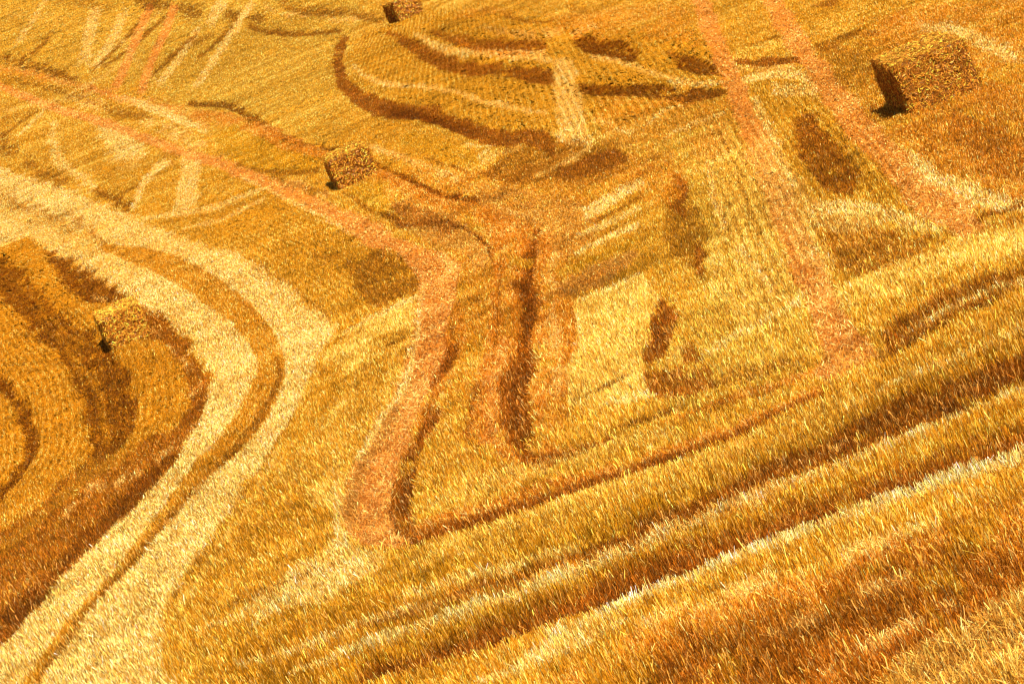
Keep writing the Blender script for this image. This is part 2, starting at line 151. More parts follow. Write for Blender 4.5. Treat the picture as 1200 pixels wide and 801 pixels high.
('track',0.95,0.02,0.11,[-1.79,66.61,-1.18,62.42,-0.68,59.43,-0.33,56.49,-0.61,52.72,-0.81,50.62,-0.97,48.03,-1.26,45.9,-1.55,44.13,-1.96,41.21,-2.16,39.38,-2.16,37.76,-1.92,36.26,-2.18,36.3,-2.49,36.81,-2.72,37.9,-2.81,39.76,-2.61,41.8,-2.26,44.04,-1.85,46.92,-1.53,50.22,-1.23,54.45,-1.15,57.03,-1.37,60.81,-1.67,63.46]),
('brown',0.8,0.03,0.11,[-1.69,47.4,-1.89,45.9,-2.13,44.19,-2.33,42.96,-2.51,41.91,-2.65,40.95,-2.75,40.01,-2.73,38.95,-2.69,38.2,-2.6,38.12,-2.61,38.79,-2.59,39.61,-2.51,40.38,-2.37,41.27,-2.2,42.34,-2.01,43.61,-1.79,45.45,-1.62,47.08]),
('rust',0.6,0.04,0.16,[-0.81,50.62,-0.54,52.3,-0.67,48.13,-1,45.74,-1.47,42.64,-1.73,40.75,-1.9,39.97,-1.96,41.21,-1.55,44.13,-1.26,45.9]),
('pale',0.78,0.02,0.09,[-1.15,55.13,-1.29,53.06,-1.47,50.59,-1.63,48.54,-1.8,46.9,-1.94,45.99,-2.12,45.12,-2.4,43.59,-2.62,42.35,-2.54,41.96,-2.32,43.2,-2.05,44.73,-1.87,45.59,-1.72,46.53,-1.55,48.23,-1.39,50.28,-1.23,52.82,-1.11,54.96]),
('pale',0.72,0.03,0.12,[-2.87,40.76,-2.91,39.99,-2.92,38.93,-2.8,37.75,-2.68,36.84,-2.61,36.94,-2.72,37.83,-2.82,38.87,-2.81,39.78,-2.78,40.52]),
('pale',0.52,0.03,0.11,[-2.61,36.81,-2.74,36.82,-2.96,36.81,-3.33,36.65,-3.66,36.51,-3.61,36.05,-3.27,36.09,-2.89,36.15,-2.69,36.31,-2.58,36.44]),
('paleor',0.8,0.03,0.2,[-0.71,58.82,-0.66,57.78,-0.61,56.6,-0.56,55.68,-0.52,54.96,-0.42,55.03,-0.42,55.82,-0.43,56.99,-0.53,58.21,-0.62,59.14]),
('dark',0.55,0.03,0.16,[-0.55,52.42,-0.68,51.69,-0.82,50.68,-0.85,49.54,-0.85,48.7,-0.8,48.66,-0.8,49.47,-0.77,50.48,-0.65,51.43,-0.52,52.18]),
('rustdark',0.9,0.04,0.18,[-0.88,48.61,-0.98,48.28,-1.1,47.83,-1.19,47.36,-1.28,46.9,-1.37,46.28,-1.43,45.78,-1.32,45.08,-1.23,45.36,-1.1,45.77,-1.01,46.26,-0.92,46.78,-0.85,47.53,-0.8,48.15]),
('rustdark',0.55,0.04,0.16,[-1.21,44.76,-1.3,44.54,-1.4,44.25,-1.49,43.9,-1.56,43.63,-1.49,43.19,-1.43,43.45,-1.34,43.77,-1.25,44.12,-1.17,44.39]),
('rustdark',0.95,0.02,0.1,[-1.3,43.58,-1.26,43.09,-1.54,41.91,-1.76,40.35,-1.87,38.84,-1.92,37.82,-1.81,36.35,-1.94,36.17,-2.13,37.1,-2.22,38.46,-2.07,40.4,-1.81,41.98,-1.54,43.11]),
('deep',0.45,0.03,0.13,[-1.61,41.69,-1.81,39.8,-1.93,37.41,-2.04,37.89,-2.13,38.8,-1.99,40.14,-1.77,41.41]),
('dark',0.4,0.03,0.16,[-0.47,51.84,-0.38,51.34,-0.3,50.85,-0.22,51.39,-0.29,51.96,-0.37,52.54]),
('dark',0.45,0.02,0.09,[-0.65,46.95,-0.55,47.03,-0.45,47.1,-0.47,47.48,-0.56,47.37,-0.66,47.26]),
('gold',0.4,0.03,0.15,[-0.53,48.79,-0.69,47.54,-0.91,45.78,-1.19,43.68,-1.45,41.53,-1.6,39.45,-1.68,38.01,-1.33,37.26,-1.26,38.67,-1.13,40.56,-0.91,42.58,-0.66,44.72,-0.47,46.64,-0.35,48.04]),
('brown',0.6,0.06,0.37,[-1.35,70.66,-0.8,68.69,-0.2,64.4,0.17,59.79,0.25,55.98,0.11,54.22,-0.18,54.62,-0.21,57.36,-0.77,60.35,-1.25,64.97]),
('deep',0.7,0.03,0.17,[-2.01,71.93,-1.74,69.95,-1.45,67.72,-1.26,66.12,-1.07,64.86,-0.85,64.52,-0.62,64.14,-0.32,62.74,-0.05,60.94,0.13,58.67,0.23,56.87,0.29,57.07,0.18,58.91,0,61.3,-0.28,63.26,-0.59,64.81,-0.84,65.33,-1.04,65.67,-1.2,66.73,-1.39,68.28,-1.7,70.5,-1.96,72.44]),
('deep',0.6,0.02,0.13,[0.12,59.28,0.16,57.29,0.19,55.42,0.25,55.49,0.21,57.36,0.17,59.34]),
('dark',0.6,0.03,0.2,[-2.5,76.46,-2.29,74.16,-2.03,71.52,-1.81,69.73,-1.59,68.04,-1.32,65.78,-1.11,63.99,-1.06,64.34,-1.25,66.29,-1.51,68.79,-1.74,70.49,-1.95,72.18,-2.21,74.74,-2.43,77]),
('olive',0.85,0.04,0.32,[-2.32,76.23,-1.91,76.84,-1.52,74.34,-1.35,70.12,-1.51,68.6,-1.89,71.53]),
('rust',0.75,0.05,0.35,[-1.62,76.74,-1.26,73.5,-0.84,69.78,-0.48,66.92,-0.15,64.35,0.15,62.19,0.4,60.34,0.57,58.45,0.68,57.04,0.98,58.65,0.86,60.13,0.65,62.24,0.39,64.36,0.09,66.65,-0.25,69.22,-0.62,72.11,-1.1,75.48,-1.5,78.27]),
('deep',0.75,0.03,0.2,[-1.58,79.96,-1.4,78.24,-1.18,76.14,-1,74.42,-0.8,72.54,-0.53,70.09,-0.27,67.81,-0.03,66.4,0.18,65.42,0.34,64.63,0.44,64.15,0.49,64.79,0.39,65.35,0.24,66.22,0.05,67.33,-0.17,68.82,-0.43,71.07,-0.69,73.56,-0.9,75.43,-1.09,77.14,-1.33,79.08,-1.53,80.6]),
('dark',0.5,0.04,0.21,[0.8,61.63,0.88,60.47,1,59,1.2,57.67,1.36,56.68,1.41,57.05,1.27,58.24,1.11,59.75,0.96,61.01,0.85,61.99]),
('brown',0.45,0.1,0.57,[0.61,67.94,1.66,60.98,2.4,57.44,1.79,52.43,1.08,52.25,0.84,59.22,0.32,64.29]),
('dark',0.35,0.03,0.16,[0.48,65.59,0.71,63.82,1,61.78,1.29,60.22,1.52,59.14,1.54,59.37,1.32,60.51,1.03,62.13,0.74,64.11,0.5,65.83]),
('paleor',0.45,0.04,0.22,[0.55,63.6,0.77,61.68,1.03,59.67,1.29,58.9,1.49,58.6,1.51,58.97,1.32,59.39,1.09,60.23,0.82,62.1,0.59,63.93]),
('rust',0.8,0.04,0.17,[0.4,60.65,0.87,59.7,1.39,56.3,0.88,50.6,0.46,45.36,0.15,41.74,-0.06,38.82,0.01,37.54,-0.58,38.04,-1.04,39.66,-0.86,42.63,-0.38,46.6,0.06,51.91,0.21,56.11]),
('rust',0.5,0.05,0.23,[1,50.24,1.16,47.69,0.79,43.79,0.51,42.29,0.31,39.5,0.02,38.38,0.17,41.7,0.46,45.36]),
('paleor',0.45,0.05,0.22,[1.22,54.28,0.99,51.91,0.73,49.01,0.54,46.35,0.38,43.99,0.25,41.89,0.15,40.44,0.26,40.24,0.38,41.61,0.56,43.64,0.71,46,0.89,48.58,1.12,51.45,1.32,53.9]),
('gold',0.35,0.04,0.21,[0.69,57.23,0.46,54.62,0.2,51.53,-0.01,48.78,-0.15,46.89,-0.03,46.55,0.11,48.41,0.33,51.09,0.56,54.22,0.77,56.9]),
('track',0.4,0.04,0.16,[-0.17,47.01,-0.33,45.81,-0.53,44.01,-0.72,41.51,-0.85,39.58,-0.64,39.15,-0.53,41.07,-0.36,43.51,-0.19,45.28,-0.06,46.55]),
('rustdark',0.85,0.04,0.21,[1.2,57.1,1.09,56.73,0.92,55.93,0.73,54.59,0.55,52.96,0.45,51.24,0.38,49.9,0.31,48.99,0.22,48.16,0.14,47.36,0.08,46.79,0.24,46.06,0.32,46.54,0.43,47.25,0.54,48.1,0.66,49.23,0.72,50.72,0.79,52.18,0.91,53.65,1.05,55.04,1.16,55.99,1.24,56.63]),
('deep',0.55,0.03,0.15,[0.84,54.22,0.7,53.06,0.54,51.61,0.47,50.42,0.41,49.42,0.3,48.2,0.22,47.25,0.27,47.03,0.39,47.89,0.53,49.06,0.59,50.16,0.64,51.28,0.76,52.76,0.87,54.04]),
('rustdark',0.9,0.04,0.18,[0.02,45.74,-0.02,45.11,-0.06,44.72,-0.16,44.42,-0.33,43.64,-0.43,42.46,-0.48,41.38,-0.51,40.43,-0.51,39.56,-0.47,38.83,-0.42,38.4,-0.16,38.72,-0.16,39.08,-0.16,39.54,-0.14,40.1,-0.11,40.82,-0.06,41.65,0,42.33,0.1,42.9,0.24,43.82,0.23,45.09,0.17,45.85]),
('deep',0.45,0.04,0.15,[0.06,45.32,0.05,44.78,0.01,44.24,-0.11,43.76,-0.28,42.91,-0.38,41.37,-0.43,40.14,-0.31,39.93,-0.24,41.1,-0.14,42.43,-0.01,43.12,0.13,43.79,0.14,44.74,0.11,45.35]),
('rustdark',0.85,0.02,0.09,[-0.49,38.31,-0.42,37.81,-0.29,37.18,-0.12,37.04,0.05,37.06,0.21,37.09,0.38,37.13,0.57,37.11,0.72,37.08,0.74,37.47,0.58,37.54,0.39,37.62,0.22,37.68,0.05,37.79,-0.1,37.86,-0.21,38,-0.27,38.38,-0.31,38.82]),
('dark',0.5,0.02,0.1,[0.38,55.83,0.25,53.63,0.1,51.14,-0.03,49.38,-0.15,48.06,-0.25,47.1,-0.32,46.5,-0.29,46.36,-0.21,46.93,-0.1,47.89,0.02,49.22,0.16,50.99,0.3,53.5,0.42,55.71]),
('rustdark',0.6,0.03,0.1,[-0.76,43.78,-0.84,43.07,-0.93,42.18,-1,41.39,-1.05,40.62,-1.03,39.85,-0.99,39.32,-0.93,39.36,-0.94,39.86,-0.95,40.5,-0.91,41.17,-0.85,41.93,-0.77,42.86,-0.71,43.63]),
('bright',0.95,0.02,0.08,[1.11,47.63,2.2,48.06,2.25,45.47,1.94,43.92,1.68,42.4,1.53,41.02,1.43,38.67,0.35,39.91,0.57,43.05,0.83,43.86]),
('pale',0.65,0.02,0.09,[1.11,47.37,1.34,47.42,1.63,47.49,1.94,47.58,2.19,47.64,2.2,48.12,1.96,48.02,1.64,47.89,1.34,47.7,1.11,47.53]),
('pale',0.45,0.02,0.08,[1.1,47.11,0.97,45.51,0.82,43.91,0.69,43.44,0.56,42.89,0.45,41.36,0.38,40.07,0.41,40.03,0.49,41.3,0.6,42.76,0.72,43.23,0.85,43.76,1.01,45.42,1.13,47.03]),
('gold',0.35,0.05,0.18,[0.35,39.91,1.4,38.73,1.63,37.53,0.54,37.87,-0.12,38.1,0.1,39.36]),
('deep',0.6,0.01,0.05,[0.43,40.16,0.58,40.13,0.77,40.12,0.91,40.18,1.05,40.24,1.21,40.29,1.33,40.32,1.33,40.49,1.21,40.52,1.05,40.53,0.91,40.44,0.77,40.35,0.59,40.3,0.43,40.27]),
('deep',0.6,0.02,0.06,[0.79,37.83,0.97,37.66,1.19,37.52,1.34,37.49,1.46,37.46,1.6,37.39,1.7,37.33,1.71,37.52,1.62,37.65,1.49,37.84,1.36,37.88,1.21,37.91,0.99,37.95,0.8,37.98]),
('pale',0.52,0.02,0.06,[0.68,39.23,0.88,39.14,1.13,39.02,1.32,38.93,1.45,38.86,1.47,39.07,1.33,39.2,1.14,39.34,0.89,39.38,0.68,39.39]),
('brown',0.8,0.03,0.15,[1.02,49.38,1.75,50.39,2.36,50.47,2.39,49.37,1.66,48.2,1.18,47.98,0.94,48.09]),
('rust',0.3,0.03,0.15,[1.32,48.6,1.69,48.78,2.07,48.96,2.09,49.47,1.7,49.29,1.32,49.1]),
('olive',0.8,0.02,0.11,[1.39,50.38,1.6,50.49,1.89,50.68,2.25,51.07,2.56,51.4,2.58,52.11,2.27,51.86,1.9,51.56,1.6,51.16,1.39,50.86]),
('dark',0.4,0.02,0.1,[1.3,49.9,1.52,49.99,1.82,50.16,2.15,50.47,2.42,50.75,2.43,50.94,2.16,50.71,1.82,50.44,1.53,50.23,1.31,50.08]),
('pale',0.59,0.02,0.11,[1.51,51.89,1.74,52.17,2.05,52.45,2.41,52.58,2.72,52.63,2.75,53.16,2.44,53.22,2.06,53.18,1.74,52.72,1.51,52.29]),
('pale',0.59,0.02,0.12,[1.69,54.03,1.91,54.11,2.21,54.24,2.63,54.5,2.98,54.72,3.01,55.4,2.65,55.23,2.24,55.01,1.92,54.71,1.7,54.47]),
('dark',0.35,0.02,0.12,[1.63,53.06,1.85,53.17,2.16,53.33,2.53,53.58,2.83,53.79,2.84,54,2.54,53.85,2.17,53.65,1.86,53.44,1.64,53.28]),
('pale',1.0,0.01,0.08,[2.13,57.95,3.36,58.87,3.35,57.44,2.03,56.1]),
('dark',0.65,0.02,0.09,[2.06,55.34,2.25,55.37,2.54,55.48,2.9,55.82,3.2,56.12,3.22,56.6,2.92,56.34,2.55,56.06,2.27,55.77,2.06,55.57]),
('dark',0.5,0.02,0.11,[3.38,59.09,3.54,59.12,3.7,59.15,3.73,59.68,3.57,59.58,3.4,59.48]),
('rustdark',0.9,0.03,0.15,[2.26,45.54,2.34,43.87,2.09,42.5,1.82,40.89,1.53,40.89,1.66,42.28,1.96,43.87]),
('deep',0.35,0.03,0.15,[2.2,45.07,2.19,43.84,1.88,41.9,1.67,41.55,1.85,43.12]),
('rustdark',0.8,0.04,0.16,[1.48,40.33,1.95,40.05,2.23,41.49,2.27,39.97,2.22,38.9,2.13,37.96,1.82,37.98,1.45,38.68,1.37,39.67]),
('dark',0.55,0.04,0.15,[2.18,39.12,2.63,38.21,3.32,38.01,3.24,37.38,2.61,37.46,2.05,37.77]),
('pale',0.39,0.02,0.1,[1.73,40.07,1.86,40.36,2.01,40.7,2.11,41,2.18,41.21,2.18,41.42,2.1,41.32,1.98,41.11,1.83,40.66,1.72,40.27]),
('dark',0.5,0.06,0.31,[3.91,58.27,4.03,56.44,3.76,54.04,3.68,52,3.45,49.18,2.97,45.85,2.87,45.77,2.88,47.49,2.79,48.59,3.22,53.1]),
('rustdark',0.7,0.04,0.24,[3.86,57.03,3.79,55.99,3.72,55.19,3.63,55.02,3.43,54.24,3.37,52.79,3.38,51.91,3.5,52.17,3.54,53.04,3.58,53.62,3.65,53.77,3.83,54.55,3.93,56.06,3.96,57.15]),
('rustdark',0.75,0.03,0.14,[3.19,48.78,3.13,48.22,3.05,47.51,2.97,46.68,2.91,46.01,3,45.81,3.09,46.44,3.2,47.28,3.25,48.1,3.29,48.7]),
('bright',0.6,0.06,0.31,[5.28,63.96,5.6,62.45,4.69,50.18,3.94,41.25,2.83,39.59,2.95,44.82,3.92,51.66]),
('pale',0.8,0.03,0.17,[4.51,57.16,4.39,56.04,4.23,54.61,4.07,53.27,3.92,51.78,3.78,49.97,3.7,48.69,3.8,48.71,3.9,49.97,4.04,51.69,4.18,53.06,4.33,54.41,4.47,55.9,4.58,57.05]),
('pale',0.72,0.03,0.12,[3.68,46.88,3.64,46.1,3.59,44.98,3.55,43.5,3.53,42.33,3.62,42.46,3.66,43.66,3.71,45.15,3.74,46.22,3.77,46.96]),
('olive',0.5,0.04,0.16,[3.52,47.46,3.39,46.23,3.25,44.76,3.16,43.47,3.1,42.55,3.19,42.56,3.26,43.46,3.36,44.7,3.5,46.12,3.62,47.34]),
('pale',0.59,0.03,0.13,[3.73,41.24,3.55,41.06,3.3,40.85,3.02,40.77,2.73,40.69,2.48,40.49,2.3,40.31,2.3,39.76,2.47,39.96,2.71,40.18,2.99,40.28,3.27,40.39,3.53,40.62,3.71,40.84]),
('rust',0.75,0.01,0.05,[1.23,36.98,1.45,36.84,1.76,36.7,2.07,36.63,2.4,36.55,2.73,36.38,3.04,36.23,3.27,36.22,3.42,36.25,3.46,36.72,3.31,36.66,3.08,36.65,2.77,36.8,2.43,36.98,2.09,36.99,1.77,36.98,1.47,37.06,1.24,37.12]),
('dark',0.4,0.01,0.05,[1.53,36.69,1.8,36.63,2.17,36.52,2.57,36.4,2.89,36.29,2.91,36.48,2.59,36.61,2.18,36.76,1.81,36.81,1.54,36.84]),
('gold',0.3,0.04,0.13,[1.43,35.77,1.73,35.66,2.14,35.51,2.59,35.4,2.95,35.31,3,35.84,2.64,35.98,2.19,36.14,1.76,36.2,1.45,36.22]),
('rustdark',0.9,0.06,0.51,[-2.02,152.84,-2.28,147.64,-2.51,139.48,-2.55,129.98,-2.48,121.09,-2.34,113.65,-2.1,107.13,-1.79,101.21,-1.46,96.44,-1.15,93.33,-0.81,90.87,-0.4,88.93,-0.04,87.41,0.14,86.6,0.3,85.44,0.57,82,0.86,78.35,1.14,75.59,1.42,73.41,1.73,72.67,1.95,72.15,2.16,70.03,2.31,67.99,2.64,70.12,2.51,72.62,2.27,75.7,1.95,76.82,1.7,77.49,1.47,79.19,1.2,81.71,0.9,85.27,0.59,88.9,0.37,90.87,0.15,92.16,-0.21,94.28,-0.59,96.7,-0.85,99.04,-1.1,102.01,-1.42,106.01,-1.71,110.71,-1.9,115.32,-2.02,120.6,-2.09,127.4,-2.09,134.54,-1.93,141.68,-1.74,147.4]),
('deep',0.6,0.05,0.48,[-0.86,92.78,-0.52,90.82,-0.1,88.12,0.32,84.62,0.62,81.82,0.74,83.14,0.43,86.06,-0,89.78,-0.45,92.56,-0.81,94.49]),
('pale',0.78,0.05,0.5,[-1.8,123.02,-1.61,117.92,-1.36,112.23,-1.1,108.12,-0.76,104.48,-0.27,101.33,0.25,98.26,0.7,95.04,1.15,91.43,1.59,86.73,2.01,82.35,2.5,79.02,2.86,76.82,2.94,77.78,2.59,80.12,2.12,83.59,1.69,87.93,1.24,92.68,0.78,96.48,0.32,99.88,-0.21,103.29,-0.69,106.69,-0.99,110.18,-1.23,114.08,-1.49,119.4,-1.69,124.22]),
('rustdark',0.85,0.08,0.88,[-0.08,139.18,0.05,134.51,0.25,128.34,0.45,121.11,0.64,114.61,0.8,110.19,0.99,105.97,1.31,101.3,1.71,96.95,2.2,93.88,2.65,91.49,2.9,89.27,3.08,87.11,3.31,84.59,3.48,82.61,3.9,86.23,3.75,88.66,3.54,91.83,3.3,94.08,2.98,96.38,2.52,99.29,2.06,102.62,1.75,107.23,1.49,112.55,1.27,116.32,1.08,120.31,0.8,126.13,0.5,132.46,0.25,138.07,0.06,141.86]),
('deep',0.8,0.03,0.22,[3.94,79.34,4.15,77.55,4.42,75.38,4.71,73.63,4.98,71.94,5.21,70.35,5.45,68.82,5.79,67.52,6.06,66.62,6.34,68.75,6.11,70.11,5.83,71.9,5.6,73.48,5.36,75.21,5.07,76.96,4.77,78.73,4.44,80.52,4.18,81.88]),
('pale',0.78,0.06,0.68,[0.91,129.28,1.09,121.93,1.36,114.08,1.67,108.55,2.07,103.85,2.66,99.99,3.25,96.6,3.71,93.09,4.02,90.52,4.21,92.64,3.91,95.49,3.45,99.44,2.85,103.13,2.25,107.18,1.87,111.7,1.58,117.05,1.27,124.3,1.03,130.99]),
('pale',0.85,0.06,0.51,[4.2,91.93,4.56,88.38,3.87,78.45,3.16,67.75,2.64,69.88,3.31,79.64]),
('pale',0.52,0.05,0.4,[4.9,87.26,5.16,84.42,5.44,80.52,5.65,75.54,5.77,71.67,5.92,72.52,5.82,76.57,5.63,81.85,5.33,85.86,5.06,88.69]),
('pale',0.52,0.06,0.38,[3.62,70.87,3.77,67.76,3.91,64.88,4.07,65.78,3.91,68.61,3.74,71.66]),
('rustdark',0.9,0.06,0.69,[1.57,124.41,1.79,118.19,2.06,111.65,2.31,106.93,2.59,102.9,2.98,100.39,3.39,98.43,3.89,96.63,4.29,95.4,4.58,99.63,4.22,101.69,3.75,104.45,3.35,106.79,3.02,109.52,2.73,112.82,2.44,117.16,2.07,122.64,1.74,127.37]),
('deep',0.85,0.05,0.48,[4.98,93.9,5.01,91.49,5.1,88.57,5.27,86.23,5.42,84.12,5.59,82.65,5.73,81.64,6.07,83.96,6.07,86.11,6.04,89,5.85,91.24,5.67,93.45,5.49,95.43,5.34,96.93]),
('deep',0.8,0.05,0.35,[6.67,82.44,6.82,79.22,6.95,74.15,6.66,71.61,6.31,73.27,6.19,77.18]),
('dark',0.7,0.04,0.49,[4.14,115.78,4.36,112.41,4.65,108.65,4.98,105.95,5.24,104.17,5.33,105.25,5.08,107.27,4.77,110.2,4.49,114.04,4.27,117.52]),
('rust',0.4,0.1,1.23,[2.62,126.37,3.2,124.74,3.83,122.07,4.15,117.53,4.32,113.75,4.59,116.91,4.42,121.15,4.06,126.57,3.39,129.8,2.77,131.7]),
('paleor',0.52,0.06,0.65,[3.07,114.66,3.52,108.22,4.17,101.73,5.15,97.82,5.94,95.4,6.18,98.29,5.37,100.87,4.4,104.97,3.73,111.15,3.24,117.29]),
('olive2',0.35,0.12,1.31,[1.69,138.63,4.04,113.87,4.56,99.08,2.79,108.85,1.73,122.95]),
('dark',0.3,0.11,0.75,[0.72,70,1.61,71.16,2.41,70.82,3.37,67.94,3.02,66.21,2.05,66.06,1.03,65.2]),
('dark',0.6,0.06,0.41,[2.21,64.5,2.86,65.45,3.48,64.96,3.42,61.66,2.84,62.12,2.21,62.19]),
('dark',0.5,0.07,0.46,[1.01,65.87,1.43,66.03,1.98,66.25,2.54,66.64,2.99,66.94,3.05,68.45,2.6,68.38,2.02,68.21,1.45,67.64,1.02,67.14]),
('dark',0.4,0.04,0.3,[0.68,68.95,0.88,69.16,1.14,69.48,1.37,70.17,1.54,70.75,1.54,71.28,1.36,71.03,1.13,70.68,0.88,70,0.68,69.45]),
('pale',0.45,0.04,0.31,[0.47,70.68,0.82,71.17,1.25,71.65,1.6,71.61,1.85,71.43,1.88,72.36,1.62,72.54,1.26,72.57,0.82,71.89,0.46,71.2]),
('dark',0.35,0.04,0.33,[-0.23,77.39,-0.01,75.34,0.22,72.96,0.38,71.02,0.48,69.61,0.54,70,0.45,71.5,0.3,73.61,0.04,75.94,-0.19,77.87]),
('deep',0.6,0.02,0.14,[3.34,58.94,3.42,59.05,3.49,59.16,3.51,59.93,3.44,59.75,3.36,59.58]),
('rust',0.35,0.14,0.86,[4.2,76.87,6.31,66.29,4.92,57.36,3.45,54.86,2.6,59.57]),
('rust',0.4,0.19,1.82,[5.24,108.01,8.59,94.69,7.29,80.19,6.33,84.1,5.2,99.94]),
('dark',0.4,0.06,0.69,[6.57,105.26,6.43,107.97,6.27,110.85,6.05,108.74,6.17,105.65,6.29,102.76]),
('pale',0.78,0.04,0.26,[6.68,68.2,6.88,67.55,7.12,66.57,7.34,65.38,7.47,64.08,7.41,62.58,7.31,61.32,7.53,61.83,7.65,63.32,7.73,65.34,7.58,66.92,7.36,68.21,7.08,69.09,6.85,69.6]),
('pale',0.59,0.03,0.2,[6.46,64.62,6.09,61.44,5.65,57.41,5.27,53.07,5.01,49.94,5.21,50.07,5.49,53.21,5.88,57.45,6.28,61.33,6.62,64.47]),
('pale',0.65,0.06,0.4,[6.75,63.43,6.99,62.01,7.22,60.65,7.57,62.84,7.32,64.16,7.06,65.51]),
('track',0.9,0.04,0.24,[8.95,95.74,8.38,89.92,7.7,82.93,7.12,76.6,6.62,71.18,6.25,67.23,5.92,63.79,5.6,60.36,5.3,57.18,5.03,54.34,4.76,51.58,4.5,48.8,4.28,46.43,4.11,44.65,3.96,43.08,3.83,41.57,3.71,40.18,3.55,38.64,3.43,37.46,3.95,37.48,4.05,38.67,4.18,40.25,4.3,41.69,4.42,43.16,4.55,44.68,4.71,46.45,4.93,48.81,5.19,51.59,5.45,54.33,5.73,57.21,6.03,60.43,6.35,63.87,6.68,67.31,7.06,71.28,7.58,76.72,8.19,82.95,8.88,89.8,9.45,95.53]),
('track',0.8,0.04,0.16,[3.66,38.94,3.97,37.45,3.95,36.21,3.57,35.88,3.19,35.57,3.11,36.33,3.41,37.16]),
('track',0.85,0.05,0.3,[9.87,86.78,9.36,81.77,8.76,75.84,8.26,70.79,7.82,66.22,7.46,62.23,7.16,58.85,6.93,56.16,6.71,53.71,6.48,51.07,6.27,48.57,6.11,46.17,6,44.13,5.98,42.9,5.97,42.16,5.89,41.05,5.8,40.06,6.31,40.56,6.44,41.72,6.61,43.38,6.63,44.59,6.63,45.62,6.71,47.42,6.84,49.67,7.04,52.1,7.27,54.72,7.49,57.24,7.73,59.95,8.04,63.36,8.41,67.27,8.86,71.76,9.38,76.78,10.01,82.73,10.54,87.77]),
('dark',0.7,0.03,0.24,[6.56,78.29,6.61,75.81,6.66,73.46,6.91,74.85,6.85,77.2,6.79,79.67]),
('dark',0.5,0.04,0.28,[5.25,67.01,5.55,67.67,5.84,68.01,6.02,67.48,6.14,66.64,6.33,67.78,6.29,69.37,6.1,70.9,5.64,69.67,5.29,68.26]),
('rustdark',0.75,0.05,0.29,[6.46,59.39,6.79,58.81,6.47,54.16,6.05,49.22,5.68,47.45,5.43,48.85,5.8,53.91]),
('rustdark',0.55,0.07,0.29,[5.07,47.6,5.34,45.57,5.58,42.71,5.72,40.42,5,39.81,4.52,40.46,4.44,42.38]),
('pale',0.52,0.05,0.21,[4.88,47.12,5.08,47.05,5.32,46.64,5.5,45.35,5.64,43.84,5.74,42.49,5.8,41.5,5.97,42.02,5.93,43.1,5.85,44.6,5.69,46.15,5.48,47.52,5.2,47.94,4.96,47.94]),
('rustdark',0.85,0.04,0.3,[7.18,72.68,7.24,71.55,7.36,70.26,7.52,69.45,7.69,68.75,7.89,68.18,8.05,67.79,8.21,68.81,8.1,69.57,7.94,70.51,7.76,71.15,7.59,71.85,7.43,72.79,7.31,73.57]),
('dark',0.5,0.05,0.34,[7.85,75.08,8.03,74.99,8.24,74.78,8.43,74.45,8.57,74.13,8.68,74.93,8.57,75.47,8.4,76.04,8.15,76.04,7.94,75.93]),
('paleor',0.52,0.04,0.29,[6.93,70.08,7.12,69.2,7.35,68.1,7.59,67.16,7.78,66.45,7.9,67.26,7.74,68.15,7.52,69.3,7.27,70.34,7.07,71.15]),
('rustdark',0.5,0.06,0.38,[8.5,67.72,8.78,68.07,9.11,68.36,9.34,68.31,9.51,67.96,9.66,67.34,9.77,66.77,9.92,67.56,9.87,68.5,9.77,69.54,9.57,69.94,9.32,70,8.93,69.4,8.61,68.77]),
('rustdark',0.45,0.05,0.36,[9.13,66.42,9.19,65.92,9.25,65.43,9.49,66.91,9.37,67,9.24,67.09]),
('rustdark',0.6,0.05,0.37,[10.06,77.91,10.16,77.48,10.32,77.06,10.57,77.27,10.79,77.53,10.94,78.65,10.79,78.84,10.59,79.07,10.36,78.94,10.18,78.81]),
('rustdark',0.35,0.1,0.62,[8.84,69.94,9.13,64.33,7.28,52.15,7.23,54.41,7.85,61.78]),
('rustdark',0.2,0.12,0.57,[7.27,51.27,8.83,52.24,9.62,49.8,7.67,41.97,6.98,43.88,6.91,47.3]),
('pale',0.59,0.1,0.59,[10.21,64.73,10.19,62.27,10.14,59.23,10.01,56.1,9.9,53.74,10.31,55.06,10.47,57.67,10.66,61.21,10.69,64.31,10.66,66.68]),
('pale',0.72,0.06,0.27,[6.74,48.8,6.63,46.77,6.54,44.54,6.55,43.06,6.61,41.83,6.77,40.75,6.92,40,7.17,40.91,7.06,41.78,6.93,42.97,6.86,44.04,6.83,45.35,6.87,47.39,6.92,49.27]),
('rustdark',0.4,0.07,0.34,[8.13,51.8,8.64,45.86,7.52,41.39,7.2,44.27,7.46,47.93]),
('rustdark',0.4,0.04,0.16,[6.06,40.3,6.23,40.17,6.47,39.99,6.79,39.74,7.06,39.51,7.16,40.01,6.89,40.24,6.56,40.5,6.29,40.55,6.09,40.53]),
('bright',0.45,0.05,0.19,[4.05,39.23,4.41,39.04,4.86,38.84,5.22,38.73,5.61,38.56,6.2,38.25,6.7,37.97,7.01,39.55,6.51,39.98,5.9,40.43,5.46,40.5,5.07,40.5,4.6,40.61,4.22,40.69]),
('rustdark',0.75,0.03,0.11,[4,35.91,4.25,36.07,4.74,36.35,5.18,36.38,6.26,36.39,6.49,37.28,5.71,37.76,5.09,38.01,4.48,37.67,4.15,37.14]),
('pale',0.65,0.02,0.07,[4.39,36.76,4.65,36.83,4.98,36.91,5.25,36.92,5.52,36.89,5.88,36.85,6.16,36.81,6.2,37.05,5.92,37.11,5.57,37.18,5.29,37.21,5.01,37.2,4.67,37.02,4.4,36.85]),
